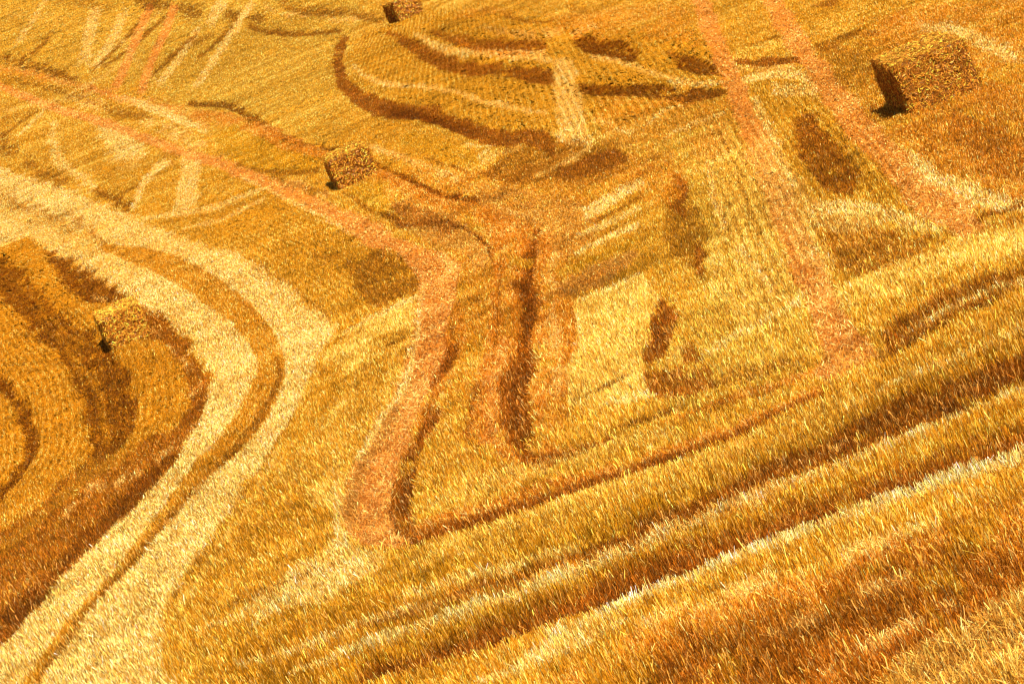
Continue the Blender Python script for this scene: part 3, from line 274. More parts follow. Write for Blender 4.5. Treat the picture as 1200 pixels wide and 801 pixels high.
('deep',0.6,0.01,0.05,[3.87,35.74,4.01,35.76,4.21,35.81,4.43,35.91,4.68,36.02,4.95,36.15,5.26,36.24,5.68,36.25,6.02,36.24,6.04,36.38,5.7,36.42,5.29,36.43,4.98,36.35,4.7,36.25,4.45,36.16,4.23,36.08,4.03,35.99,3.89,35.92]),
('rust',0.85,0.02,0.08,[-1.89,36.32,-1.5,35.99,-1.01,35.63,-0.65,35.49,-0.3,35.4,0.11,35.37,0.53,35.32,0.92,35.16,1.34,35.03,1.88,35.04,2.4,35.1,2.79,35.18,3.05,35.27,3.09,35.71,2.82,35.67,2.43,35.62,1.91,35.61,1.36,35.64,0.94,35.78,0.55,35.94,0.12,36.13,-0.3,36.31,-0.66,36.4,-1.02,36.54,-1.5,36.82,-1.91,37.07]),
('rustdark',0.9,0.01,0.04,[-1.91,36.22,-1.51,35.94,-1.03,35.62,-0.67,35.48,-0.32,35.38,0.09,35.26,0.5,35.14,0.89,34.99,1.31,34.88,1.85,34.91,2.38,35,2.8,35.09,3.08,35.17,3.1,35.48,2.82,35.44,2.4,35.39,1.87,35.32,1.33,35.31,0.91,35.45,0.52,35.63,0.09,35.73,-0.32,35.83,-0.67,35.95,-1.03,36.12,-1.51,36.39,-1.91,36.64]),
('deep',0.4,0.01,0.04,[-1.37,35.88,-0.9,35.67,-0.33,35.43,0.1,35.32,0.5,35.24,0.91,35.08,1.31,34.97,1.79,35,2.16,35.06,2.17,35.19,1.79,35.15,1.32,35.14,0.91,35.23,0.5,35.37,0.1,35.48,-0.32,35.61,-0.9,35.8,-1.37,35.97]),
('bright',0.4,0.02,0.07,[-1.8,35.53,-1.43,35.27,-0.98,34.98,-0.62,34.82,-0.27,34.69,0.13,34.57,0.54,34.44,0.92,34.31,1.34,34.21,1.85,34.24,2.38,34.31,2.91,34.35,3.31,34.38,3.35,34.81,2.94,34.81,2.41,34.81,1.87,34.78,1.36,34.79,0.95,34.89,0.56,35.04,0.14,35.16,-0.26,35.29,-0.62,35.38,-0.98,35.5,-1.44,35.71,-1.81,35.89]),
('bright',0.35,0.04,0.14,[-1.61,37.28,-1.18,37.13,-0.62,36.92,-0.09,36.75,0.44,36.5,1.01,36.17,1.44,35.89,1.49,36.53,1.05,36.91,0.47,37.36,-0.08,37.62,-0.63,37.85,-1.2,37.86,-1.63,37.82]),
('bright',0.2,0.06,0.2,[-2.13,34.86,-1.36,34.42,-0.41,33.94,0.36,33.62,1.17,33.4,2.14,33.46,3.22,33.68,4.55,34.12,5.65,34.56,5.79,35.59,4.68,35.26,3.32,34.92,2.22,34.77,1.22,34.79,0.39,34.94,-0.4,35.2,-1.38,35.37,-2.16,35.47]),
('olive',0.5,0.04,0.14,[-2.57,34.35,-2,33.81,-1.28,33.23,-0.61,32.91,0.08,32.68,0.8,32.58,1.53,32.54,2.36,32.57,3,32.62,3.07,33.39,2.42,33.49,1.59,33.61,0.83,33.71,0.1,33.85,-0.61,33.98,-1.29,34.19,-2.02,34.5,-2.59,34.77]),
('dark',0.55,0.01,0.05,[3.01,33.93,3.42,33.96,3.92,33.99,4.29,33.97,4.64,33.92,5.08,33.86,5.42,33.82,5.48,34.14,5.13,34.19,4.68,34.24,4.33,34.28,3.95,34.28,3.44,34.17,3.02,34.05]),
('pale',0.59,0.01,0.05,[3.15,34.15,3.52,34.24,3.99,34.32,4.36,34.32,4.72,34.28,5.17,34.24,5.52,34.21,5.57,34.5,5.21,34.54,4.76,34.57,4.39,34.59,4.01,34.57,3.54,34.42,3.16,34.28]),
('rustdark',0.85,0.02,0.07,[0.8,32.43,1.32,32.4,2,32.42,2.68,32.62,3.34,32.78,3.89,32.76,4.38,32.67,4.87,32.6,5.23,32.54,5.37,33.38,5.01,33.48,4.51,33.59,4,33.69,3.42,33.71,2.72,33.46,2.03,33.18,1.33,32.92,0.81,32.73]),
('pale',0.45,0.01,0.04,[1.66,33.06,2.04,33,2.54,32.96,3.05,33.05,3.56,33.13,4.11,33.1,4.53,33.04,4.55,33.2,4.13,33.27,3.58,33.33,3.06,33.24,2.56,33.15,2.05,33.13,1.66,33.14]),
('deep',0.75,0.01,0.04,[1.39,32.5,1.91,32.37,2.53,32.23,2.97,32.14,3.37,32.06,3.81,32.07,4.25,32.1,4.74,32.12,5.12,32.14,5.22,32.8,4.83,32.78,4.33,32.76,3.88,32.73,3.44,32.72,3.02,32.73,2.57,32.75,1.93,32.75,1.4,32.73]),
('rustdark',0.7,0.03,0.09,[-0.56,32.47,-0.23,32.26,0.2,32.07,0.6,32.13,0.99,32.2,1.42,32.19,1.75,32.16,1.78,32.76,1.45,32.86,1.01,32.94,0.6,32.83,0.2,32.74,-0.23,32.74,-0.56,32.77]),
('pale',0.85,0.01,0.04,[-3.49,32.41,-3.08,32.28,-2.51,32.13,-1.88,32.05,-1.21,31.97,-0.56,31.87,0.12,31.79,0.87,31.81,1.62,31.85,2.26,31.85,2.84,31.84,3.31,31.84,3.78,31.82,4.44,31.73,4.98,31.65,5.03,31.94,4.48,32.02,3.82,32.11,3.34,32.15,2.86,32.17,2.28,32.19,1.63,32.21,0.88,32.18,0.12,32.18,-0.56,32.28,-1.22,32.41,-1.9,32.5,-2.54,32.58,-3.11,32.65,-3.52,32.71]),
('white',0.7,0.02,0.05,[-2.91,32.27,-2.39,32.18,-1.75,32.07,-1.22,31.98,-0.64,31.91,0.14,31.97,0.95,32.03,1.64,31.96,2.27,31.88,2.76,31.85,3.31,31.83,4.21,31.75,4.99,31.69,5.02,31.9,4.24,31.98,3.33,32.08,2.79,32.12,2.29,32.17,1.66,32.27,0.96,32.35,0.14,32.32,-0.65,32.27,-1.23,32.32,-1.76,32.41,-2.41,32.46,-2.92,32.49]),
('pale',0.7,0.02,0.06,[-4.1,33.67,-3.74,33.46,-3.29,33.24,-2.95,33.23,-2.49,33.15,-1.55,32.73,-0.73,32.34,-0.73,32.6,-1.56,33.05,-2.51,33.54,-2.99,33.66,-3.33,33.71,-3.78,33.86,-4.13,33.99]),
('dark',0.35,0.01,0.04,[-3.89,32.99,-3.47,32.97,-2.9,32.92,-2.31,32.81,-1.73,32.63,-1.19,32.32,-0.8,32.06,-0.79,32.17,-1.19,32.47,-1.73,32.82,-2.32,33,-2.92,33.11,-3.49,33.12,-3.91,33.1]),
('pale',0.52,0.02,0.07,[-2.08,33.56,-1.65,33.39,-1.1,33.16,-0.56,32.94,-0.15,32.76,-0.14,33.06,-0.55,33.32,-1.1,33.64,-1.66,33.83,-2.1,33.96]),
('olive',0.6,0.02,0.06,[-3.1,31.57,-2.6,31.53,-1.95,31.47,-1.41,31.36,-0.83,31.24,-0.12,31.16,0.66,31.09,1.43,31.04,2.31,30.93,3.61,30.66,4.69,30.41,4.81,31.14,3.7,31.4,2.37,31.68,1.46,31.77,0.67,31.79,-0.12,31.83,-0.84,31.87,-1.44,31.93,-1.98,31.97,-2.63,31.92,-3.13,31.86]),
('rustdark',0.6,0.03,0.08,[-2.71,31.08,-2.15,30.88,-1.41,30.65,-0.69,30.49,0.01,30.35,0.63,30.23,1.21,30.12,1.73,30.09,2.36,29.98,3.48,29.64,4.44,29.31,4.67,30.7,3.67,31.06,2.49,31.44,1.81,31.52,1.27,31.53,0.66,31.58,0.02,31.64,-0.71,31.66,-1.45,31.69,-2.2,31.75,-2.76,31.79]),
('rustdark',1,0.02,0.08,[-2.73,31.06,-2.16,30.84,-1.43,30.6,-0.71,30.43,-0.01,30.27,0.6,30.15,1.19,30.04,1.7,30.01,2.33,29.91,3.45,29.55,4.4,29.21,4.59,30.33,3.6,30.69,2.44,31.08,1.77,31.16,1.23,31.17,0.63,31.21,-0,31.27,-0.72,31.3,-1.45,31.35,-2.19,31.43,-2.75,31.48]),
('deep',0.8,0.02,0.06,[-1.63,30.82,-1.08,30.62,-0.35,30.41,0.41,30.27,1.18,30.17,1.82,30.15,2.51,30.05,3.55,29.66,4.4,29.3,4.5,29.88,3.63,30.26,2.57,30.67,1.86,30.74,1.2,30.72,0.41,30.75,-0.36,30.8,-1.09,30.92,-1.63,31.02]),
('pale',0.65,0.02,0.07,[-1.16,29.27,-0.68,29.51,-0.04,29.76,0.57,29.85,1.23,29.85,1.96,29.81,2.74,29.71,3.63,29.51,4.33,29.34,4.42,29.96,3.71,30.14,2.8,30.35,2.01,30.45,1.25,30.49,0.57,30.46,-0.05,30.33,-0.71,29.98,-1.19,29.64]),
('white',0.8,0.01,0.04,[-0.77,29.96,-0.29,29.96,0.32,29.96,0.85,29.96,1.4,29.96,2.05,29.97,2.77,29.94,3.67,29.81,4.4,29.68,4.44,29.96,3.71,30.09,2.8,30.23,2.07,30.25,1.42,30.25,0.85,30.24,0.32,30.22,-0.29,30.15,-0.77,30.08]),
('pale',0.65,0.02,0.07,[-1.52,29.26,-1.18,29.13,-0.74,29.02,-0.29,29.11,0.07,29.22,0.06,29.58,-0.3,29.54,-0.75,29.51,-1.19,29.53,-1.54,29.57]),
('paleor',0.59,0.04,0.1,[-0.16,28.75,0.41,28.64,1.2,28.5,2.2,28.36,3.03,28.23,3.09,28.81,2.25,28.94,1.23,29.09,0.42,29.15,-0.16,29.17]),
('white',0.45,0.02,0.05,[1.45,29.18,1.8,29.09,2.3,28.97,2.99,28.88,3.57,28.82,3.59,29,3.01,29.09,2.32,29.21,1.81,29.28,1.46,29.33]),
('rustdark',0.5,0.05,0.13,[0.58,25.59,1.15,27.29,2.39,26.91,3.72,26.36,3.38,25.05,2.07,25.34,1.44,24.4]),
('rustdark',0.4,0.04,0.12,[-0.27,26.76,0.08,27.99,0.44,28.21,0.92,27.95,0.98,27.25,0.27,26.83,0.11,26.23]),
('rustdark',0.5,0.04,0.12,[1.75,27.73,1.91,27.71,2.14,27.62,2.48,27.37,2.78,27.13,2.85,27.6,2.56,27.9,2.21,28.22,1.94,28.21,1.77,28.12]),
('straw',0.5,0.05,0.13,[3.44,25.26,2.97,25.25,2.39,25.01,1.95,24.71,1.64,23.9,2.72,22.44]),
('rustdark',0.7,0.02,0.05,[2.29,24.54,2.45,24.53,2.66,24.5,2.92,24.43,3.14,24.37,3.16,24.49,2.95,24.59,2.68,24.69,2.46,24.69,2.3,24.67]),
('deep',0.6,0.02,0.04,[2.53,24.94,2.61,24.86,2.72,24.77,2.8,24.74,2.85,24.72,2.87,24.83,2.82,24.88,2.75,24.95,2.63,25,2.54,25.03]),
('rustdark',0.6,0.02,0.05,[2.01,24.29,2.17,24.2,2.41,24.07,2.75,23.87,3.04,23.7,3.07,23.85,2.78,24.05,2.44,24.27,2.19,24.37,2.03,24.42]),
('deep',0.5,0.04,0.39,[-1.2,96.96,-0.81,93.23,-0.34,89.04,0.07,86.06,0.43,83.3,0.78,80.54,1.04,78.52,1.17,79.87,0.96,82.55,0.65,86.17,0.26,89.26,-0.16,92.5,-0.69,95.95,-1.13,98.73]),
('dark',0.45,0.07,0.44,[1.76,73.44,2.66,71.38,3.58,66,3.4,61.4,2.64,61.97,2.08,62.84,1.23,65.37,0.68,69.2]),
('rustdark',0.5,0.04,0.25,[2.21,64.2,2.51,64.34,2.88,64.33,3.19,63.86,3.42,63.32,3.5,64.34,3.28,65.06,2.95,65.73,2.54,65.34,2.22,64.8]),
('pale',0.45,0.04,0.26,[1.71,65.12,2,65.07,2.39,65.21,2.79,66.01,3.11,66.8,3.12,67.75,2.8,66.95,2.41,66.14,2.03,65.85,1.72,65.74]),
('olive',0.6,0.06,0.48,[-0.78,82.93,-0.38,79.36,0.06,75.4,0.43,72.51,0.68,70.47,0.95,72.92,0.72,75.43,0.37,78.99,-0.14,82.66,-0.61,85.74]),
('pale',0.65,0.03,0.22,[0.63,76.38,1.03,75.19,1.34,74.01,1.17,73.88,0.89,73.44,0.89,72.7,1.18,73.14,1.42,74.5,1.06,75.87,0.65,76.98]),
('dark',0.5,0.03,0.22,[-0.35,77.15,-0.13,75.42,0.14,73.25,0.39,71.11,0.58,69.47,0.62,69.85,0.45,71.64,0.21,73.99,-0.08,76.06,-0.31,77.66]),
('paleor',0.65,0.05,0.34,[-1.68,84.94,-1.34,81.96,-0.9,78.21,-0.47,74.56,-0.07,71.16,0.27,68.25,0.5,66.25,0.58,66.93,0.36,69.09,0.04,72.22,-0.36,75.73,-0.8,79.51,-1.26,83.13,-1.62,85.91]),
('pale',0.52,0.03,0.16,[4.28,62.82,4.58,62.99,4.97,63.17,5.38,63.18,5.7,63.13,5.76,63.74,5.43,63.79,5.02,63.78,4.61,63.44,4.3,63.11]),
('pale',0.52,0.03,0.19,[4.35,65.78,4.58,66.79,4.87,67.8,5.15,68.02,5.36,67.97,5.42,68.66,5.2,68.81,4.9,68.64,4.58,67.35,4.34,66.16]),
('pale',0.65,0.04,0.26,[6.68,69.8,6.47,70.52,6.21,71.65,5.97,73.46,5.79,75.15,5.65,74.06,5.83,72.4,6.08,70.59,6.37,69.71,6.62,69.27]),
('paleor',0.78,0.04,0.4,[2.05,103.2,2.51,100.96,3.08,98.18,3.68,95.55,4.14,93.51,4.27,95.31,3.83,97.77,3.24,100.92,2.61,103.16,2.12,104.74]),
('rust',0.6,0.04,0.43,[2.11,115.91,2.26,109.24,2.57,102.31,3.19,97.95,3.72,95.24,3.83,96.79,3.32,99.9,2.74,104.62,2.44,111.08,2.26,117.5]),
('paleor',0.78,0.03,0.29,[5.01,88.42,5.11,86.04,5.27,83.35,5.57,81.62,5.82,80.5,5.94,81.63,5.7,82.88,5.42,84.7,5.23,87.02,5.09,89.09]),
('pale',0.45,0.07,0.3,[4.95,55.44,5.94,58.63,5.51,53.08,5.18,47.83,5.46,46.27,5.82,43.96,5.19,44.75,4.85,45.85,4.34,41.8,4.25,43.87]),
('dark',0.45,0.03,0.13,[6.45,53.19,6.23,51,6,48.58,5.84,46.71,5.73,45.25,5.66,44.43,5.62,44,5.66,44.04,5.71,44.48,5.78,45.32,5.9,46.78,6.06,48.65,6.29,51.06,6.5,53.25]),
('dark',0.45,0.02,0.12,[5.31,61.5,5.07,58.62,4.72,54.62,4.24,49.39,3.9,45.83,3.94,45.81,4.28,49.38,4.76,54.61,5.11,58.63,5.35,61.51]),
('dark',0.4,0.02,0.12,[5.65,62.13,5.3,58.31,4.9,53.88,4.5,49.64,4.24,46.87,4.28,46.86,4.54,49.63,4.94,53.87,5.34,58.31,5.68,62.14]),
('rustdark',0.7,0.03,0.14,[6.25,41.17,6.38,41.11,6.6,41.05,6.99,41.04,7.33,41.03,7.44,41.64,7.08,41.59,6.68,41.53,6.44,41.47,6.29,41.42]),
('rust',0.4,0.03,0.11,[-1.52,32.66,-0.87,32.31,-0.01,31.95,0.8,31.8,1.7,31.76,2.89,31.96,3.88,32.18,3.93,32.7,2.93,32.58,1.73,32.49,0.82,32.49,-0,32.61,-0.87,32.83,-1.53,33.04]),
('olive',0.45,0.04,0.12,[-3.91,34.72,-3.37,34.61,-2.66,34.43,-1.87,34.15,-1.25,33.91,-1.26,34.48,-1.9,34.74,-2.7,35.02,-3.42,35.12,-3.96,35.16]),
('gold',0.4,0.06,0.19,[-1.21,34.35,-0.34,33.9,0.77,33.46,1.75,33.45,2.79,33.55,4.16,33.73,5.28,33.91,5.42,34.91,4.28,34.85,2.88,34.78,1.8,34.67,0.8,34.69,-0.33,34.94,-1.23,35.2]),
('rustdark',0.55,0.03,0.09,[-2.9,33.33,-2.55,33.03,-2.11,32.73,-1.71,32.67,-1.32,32.64,-0.89,32.57,-0.55,32.5,-0.55,32.95,-0.89,33.06,-1.34,33.18,-1.74,33.17,-2.13,33.19,-2.56,33.38,-2.91,33.56]),
('deep',0.35,0.02,0.06,[-1.1,32.47,-0.79,32.47,-0.37,32.46,0.16,32.43,0.6,32.4,0.61,32.63,0.16,32.66,-0.37,32.68,-0.8,32.65,-1.11,32.62]),
('pale',0.5,0.01,0.05,[-4.71,36.28,-4.38,36.22,-3.94,36.14,-3.5,36.12,-3.08,36.07,-2.76,35.98,-2.55,35.91,-2.56,36.13,-2.77,36.26,-3.1,36.4,-3.53,36.44,-3.98,36.47,-4.41,36.47,-4.74,36.47]),
('dark',0.35,0.02,0.08,[-4.63,36.97,-4.39,36.9,-4.06,36.83,-3.73,36.82,-3.4,36.81,-3.09,36.82,-2.86,36.84,-2.87,37.08,-3.11,37.14,-3.44,37.2,-3.77,37.21,-4.1,37.21,-4.42,37.19,-4.65,37.17]),
('rustdark',0.4,0.02,0.06,[2.22,28.09,2.52,28.01,2.96,27.93,3.51,27.92,3.97,27.92,4.03,28.37,3.56,28.34,3,28.32,2.55,28.29,2.23,28.26]),
('paleor',0.5,0.02,0.06,[1.13,27.06,1.49,27.07,1.96,27.08,2.46,27.09,2.86,27.08,2.89,27.45,2.49,27.46,1.98,27.45,1.5,27.36,1.14,27.27]),
('paleor',0.5,0.02,0.05,[1.35,25.5,1.62,25.59,2.01,25.7,2.51,25.82,2.92,25.92,2.94,26.21,2.53,26.11,2.03,25.98,1.63,25.8,1.35,25.64]),
('rustdark',0.75,0.03,0.09,[0.04,32.53,0.68,32.48,1.51,32.44,2.27,32.49,2.99,32.51,3.63,32.42,4.22,32.32,4.8,32.38,5.22,32.47,5.37,33.46,4.94,33.41,4.35,33.38,3.75,33.45,3.08,33.5,2.32,33.37,1.54,33.2,0.69,33.08,0.04,32.99]),
('deep',0.55,0.08,1.54,[-29.32,248.76,-27.17,238.16,-24.37,223.07,-21.71,207.19,-19.4,192.74,-17.76,182.52,-16.42,174.25,-15.04,166.32,-14.04,160.57,-14.14,162.54,-15.17,168.96,-16.59,177.67,-17.95,186.18,-19.65,196.99,-22.03,212.03,-24.68,227.68,-27.4,241.51,-29.49,251.23]),
('track',0.7,0.08,1.75,[-29.92,255.35,-27.84,245.85,-25.22,232.98,-22.8,219.56,-20.36,204.84,-18.22,191.9,-16.37,180.67,-14.46,168.47,-13.06,159.09,-13.16,162.15,-14.58,171.92,-16.57,185,-18.53,197.11,-20.75,210.75,-23.17,225.31,-25.56,238.25,-28.16,250.47,-30.23,259.67]),
('rustdark',0.5,0.05,0.34,[-1.35,70.12,-0.63,66.44,-0.1,61.37,-0.32,60.37,-0.91,63.91,-1.29,66.95]),
('rustdark',0.35,0.08,0.48,[2.05,66.06,3.16,65.64,3.56,63.01,3.29,60.37,2.53,60.68,1.98,62.7]),
('dark',0.4,0.12,3.61,[-36.06,325.59,-33.91,314.06,-31.04,296.84,-28.11,276.95,-26.08,262.91,-26.06,264.53,-28.12,279.15,-31.16,300.34,-34.09,317.56,-36.22,328.5]),
('dark',0.45,0.1,1.95,[-12.08,192.39,-11.58,192.53,-10.95,192.87,-10.37,194.28,-9.93,195.46,-10.23,200.89,-10.74,200.65,-11.39,200.18,-11.96,198.5,-12.38,197]),
('pale',0.4,0.1,2.25,[-19.58,230.08,-18.38,230.46,-17.01,233,-16.21,242.06,-15.63,250.25,-15.88,252.96,-16.52,245.42,-17.38,237.25,-18.7,234.32,-19.86,233.41]),
('pale',0.4,0.08,1.62,[-19.36,193.23,-18.47,194.43,-17.4,197.41,-16.59,205.25,-15.96,212.5,-16.25,215.82,-16.95,209.07,-17.81,201.7,-18.84,198.21,-19.69,196.49]),
('pale',0.35,0.08,1.5,[-25.03,204.92,-22.75,197.7,-20.23,190.3,-18.38,186.64,-17.1,184.63,-17.34,187.45,-18.69,190.09,-20.64,194.56,-23.18,201.81,-25.44,208.59]),
('pale',0.4,0.07,1.33,[-20.44,255.87,-17.01,218.67,-13.53,180.23,-12.08,167.04,-11.34,161.53,-11.38,163.34,-12.08,168.8,-13.45,181.54,-16.89,219.68,-20.3,256.54]),
('warm',0.5,0.05,0.3,[-9.63,71.4,-9.02,67.82,-8.35,63.81,-7.9,60.9,-7.56,58.32,-7.3,55.48,-7.14,53.36,-6.99,53.08,-7.14,55.2,-7.4,58.19,-7.78,61.04,-8.25,64.11,-8.95,68.14,-9.58,71.7]),
('warm',0.4,0.06,0.44,[-11.9,85.95,-10.89,79.92,-9.85,73.75,-9.06,69.29,-8.53,66.37,-8.47,66.78,-8.99,69.73,-9.78,74.21,-10.83,80.36,-11.85,86.38]),
('rustdark',0.8,0.04,0.18,[0.35,48.91,0.25,48.35,0.13,47.64,0.06,47.02,0.01,46.4,-0.03,45.57,-0.05,44.91,0.19,44.6,0.22,45.22,0.25,45.95,0.27,46.38,0.31,46.77,0.4,47.41,0.49,47.97]),
('rust',0.5,0.03,0.14,[0.25,55.97,0.1,53.38,-0.1,50.29,-0.32,47.81,-0.55,45.5,-0.75,43.12,-0.88,41.42,-0.81,41.24,-0.67,42.9,-0.46,45.21,-0.23,47.48,0,49.95,0.19,53.1,0.33,55.74]),
]
ROWS = [
(0.15,0.75,[-15.68,105.3,-12.92,99.2,-9.49,81.12,-7.79,72.43,-6.04,62.59,-5.31,55.88,-5.43,52.7,-6,50.07,-7.56,51.9,-9.13,48.83],[-14.04,93.91,-11,80.73,-9.25,70.87,-7.93,63.8,-7.3,58.48,-7.04,54.49,-7.21,50.38,-7.94,48.53,-8.74,45.41]),
(0.15,0.7,[-9.4,86.46,-6.93,76.77,-5.3,67.96,-4.22,59.74,-3.72,53.09,-4.2,49.27,-4.86,46.84,-5.2,46.54,-4.39,51.21,-4.31,55.41,-5.18,62.72,-7.27,74.61,-8.86,82.18],[-9.35,85.75,-6.83,74.64,-5.51,67.21,-4.64,61.12,-4.1,56.03,-4.02,53.08,-4.28,50.33,-4.7,48.18,-5.43,45.45]),
(0.15,0.55,[-7.37,86.15,-4.11,83.93,-2.15,68.91,-1.05,57.58,-1.2,55.67,-2.72,51.58,-3.74,46.25,-2.94,52.13,-2.88,55.81,-3.91,64.26,-6,75.76],[-7.73,88.33,-5.02,71.44,-3.91,64.26,-3.13,58.62,-2.88,55.01,-3.13,51.95,-4.13,44.8]),
(0.185,0.9,[-0.01,145.72,2.09,145.26,5.26,108.43,7.81,77.35,5.68,62.44,3.32,67.43,1.82,74.65,-0.2,92.78,-1.91,111.17,-1.72,142.66],[1.95,76.55,2.6,91.57,3.77,120.09]),
(0.15,0.7,[5.46,65.82,7.82,63.84,6.7,48.48,5.92,42.03,5.32,47.11,4.05,41.3,3.02,39.45,3.06,44.82],[6.93,64.73,5.92,50.09,5.3,42.04]),
(0.2,0.4,[-43.35,389.7,-1.48,197.47,-2.37,88.51,-8.27,132.04,-33.32,276.19],[-13.04,167.43,-7.4,215.37]),
(0.15,0.45,[0.99,48.57,2.44,47.46,1.4,38.66,0.2,39.42],[0.29,40.43,1.58,40.14]),
(0.18,0.35,[-1.22,95.66,2.35,70.26,0.26,61.63,-1.56,78.38],[-0.94,76.21,2.08,78.56]),
(0.2,0.4,[-4.12,44.49,-1.48,52.21,-2.42,43.58,-3.97,35.46,-5.2,36.56,-4.99,39.68],[-4.68,41.1,-1.82,42.35]),
]


#        colour (linear)        height lean  flat  cover class
KINDS = {
 'base':    ((.61,.288,.016), 1.0, .15, .00, 0),
 'gold':    ((.59,.268,.013), 1.0, .15, .00, 0),
 'bright':  ((.88,.49,.058), 1.0, .20, .00, 0),
 'pale':    ((.85,.47,.08),  1.0, .25, .10, 1),
 'white':   ((.95,.63,.15),  1.4, .25, .05, 1),  # bent foreground stubble, its sunlit tips painted into the colour
 'paleor':  ((.90,.45,.08),  0.9, .35, .50, 3),
 'olive':   ((.56,.27,.010), 0.9, .12, .00, 0),
 'warm':    ((.56,.235,.010), 0.9, .12, .00, 0),
 'upper':   ((.62,.335,.028), 1.0, .15, .00, 0),
 'olive2':  ((.42,.19,.010), 0.9, .12, .00, 0),
 'fore':    ((.52,.22,.008), 1.3, .12, .00, 0),
 'rust':    ((.62,.205,.010), 0.9, .30, .30, 3),
 'brown':   ((.50,.22,.030),  0.8, .30, .40, 3),
 'track':   ((.70,.262,.035),  0.8, .40, .75, 2),
 'dark':    ((.24,.082,.005), 1.0, .15, .00, 0),  # darker stubble with the shade of banks painted in
 'rustdark':((.25,.070,.004), 1.1, .20, .05, 0),  # shade between stalks painted as a rusty stubble tone
 'deep':    ((.14,.034,.002),1.0, .20, .03, 0),  # deepest shade of banks and hollows, painted as stubble colour
 'straw':   ((.66,.35,.05),  1.8, .50, .80, 3),
}
# low relief in metres: windrows and stubble strips stand proud, ruts, pale strips and the painted shade bands lie low
RELIEF = {'rust': .10, 'paleor': .07, 'bright': .05, 'pale': -.03, 'track': -.02, 'brown': .05,
          'dark': -.06, 'rustdark': -.08, 'deep': -.12, 'white': .06}

rng = np.random.default_rng(11)
LAT = rng.random((256, 256)).astype(np.float32)
def noise(x, y, s, o=0):
    """smooth value noise, 0..1, cell size s metres"""
    x = x/s + 37.7*o; y = y/s + 91.3*o
    xi = np.floor(x).astype(np.int64); yi = np.floor(y).astype(np.int64)
    fx = x-xi; fy = y-yi
    fx = fx*fx*(3-2*fx); fy = fy*fy*(3-2*fy)
    a = LAT[xi & 255, yi & 255]; b = LAT[(xi+1) & 255, yi & 255]
    c = LAT[xi & 255, (yi+1) & 255]; d = LAT[(xi+1) & 255, (yi+1) & 255]
    return (a*(1-fx)+b*fx)*(1-fy) + (c*(1-fx)+d*fx)*fy

def smooth_height(x, y):
    t = np.clip((y-150)/550, 0, 1); hill = 22*t*t*(3-2*t)
    u = 0.16*np.sin(x/7.5+y/31.) + 0.12*np.sin(y/17.-x/11.+1.3) + 0.25*np.sin(y/55.+x/40.+.5)
    z = hill + u*np.clip((y-20)/30, 0, 1)
    return z + .09*(noise(x, y, 3.1, 3)-.5) + .045*(noise(x, y, .9, 4)-.5)

RY0, RY1, RA = 20.0, 480.0, math.tan(math.radians(12.5))
RN, RM = 1400, 1000
RZ = None
def height(x, y):
    z = smooth_height(x, y)
    if RZ is not None:
        fy = np.log(np.maximum(y, 1e-3)/RY0)/math.log(RY1/RY0)*(RN-1)
        fx = (x/np.maximum(y, 1e-3)+RA)/(2*RA)*(RM-1)
        ok = (fy > 0) & (fy < RN-1.01) & (fx > 0) & (fx < RM-1.01)
        fy = np.where(ok, fy, 1); fx = np.where(ok, fx, 1)
        iy = fy.astype(int); ix = fx.astype(int); ay = fy-iy; ax = fx-ix
        h = (RZ[iy, ix]*(1-ax)+RZ[iy, ix+1]*ax)*(1-ay) + (RZ[iy+1, ix]*(1-ax)+RZ[iy+1, ix+1]*ax)*ay
        z = z+np.where(ok, h, 0)
    return z

def inside(px, py, poly):
    n = len(poly); res = np.zeros(px.shape, bool)
    for i in range(n):
        x1, y1 = poly[i]; x2, y2 = poly[(i+1) % n]
        if y1 == y2: continue
        c = (y1 > py) != (y2 > py)
        res ^= c & (px < (x2-x1)*(py-y1)/(y2-y1)+x1)
    return res

def box_blur(A, n, axis):
    for _ in range(2):
        P = np.concatenate([np.repeat(A.take([0], axis), n, axis), A, np.repeat(A.take([-1], axis), n, axis)], axis)
        c = np.cumsum(P, axis); c = np.concatenate([np.zeros_like(c.take([0], axis)), c], axis); k = 2*n+1
        A = (c.take(range(k, c.shape[axis]), axis)-c.take(range(0, c.shape[axis]-k), axis))/k
    return A
def build_relief():
    yy = RY0*(RY1/RY0)**(np.arange(RN)/(RN-1)); aa = np.linspace(-RA, RA, RM)
    Xg = (aa[None, :]*yy[:, None]).ravel(); Yg = np.repeat(yy, RM)
    Z = np.zeros(len(Xg)); ji = np.arange(RN*RM).reshape(RN, RM)
    for t, a, jx, jy, P in REGIONS:
        if t not in RELIEF: continue
        poly = np.array(P).reshape(-1, 2)
        r0_, r1_ = np.searchsorted(yy, (poly[:, 1].min(), poly[:, 1].max()))
        ra = poly[:, 0]/poly[:, 1]
        c0_, c1_ = np.searchsorted(aa, (ra.min()-.002, ra.max()+.002))
        idx = ji[max(r0_-1, 0):r1_+1, max(c0_-1, 0):c1_+1].ravel()
        if not len(idx): continue
        idx = idx[inside(Xg[idx], Yg[idx], poly)]
        Z[idx] = Z[idx]*(1-a)+RELIEF[t]*a
    Z = Z.reshape(RN, RM)
    return box_blur(box_blur(Z, 2, 1), 4, 0)

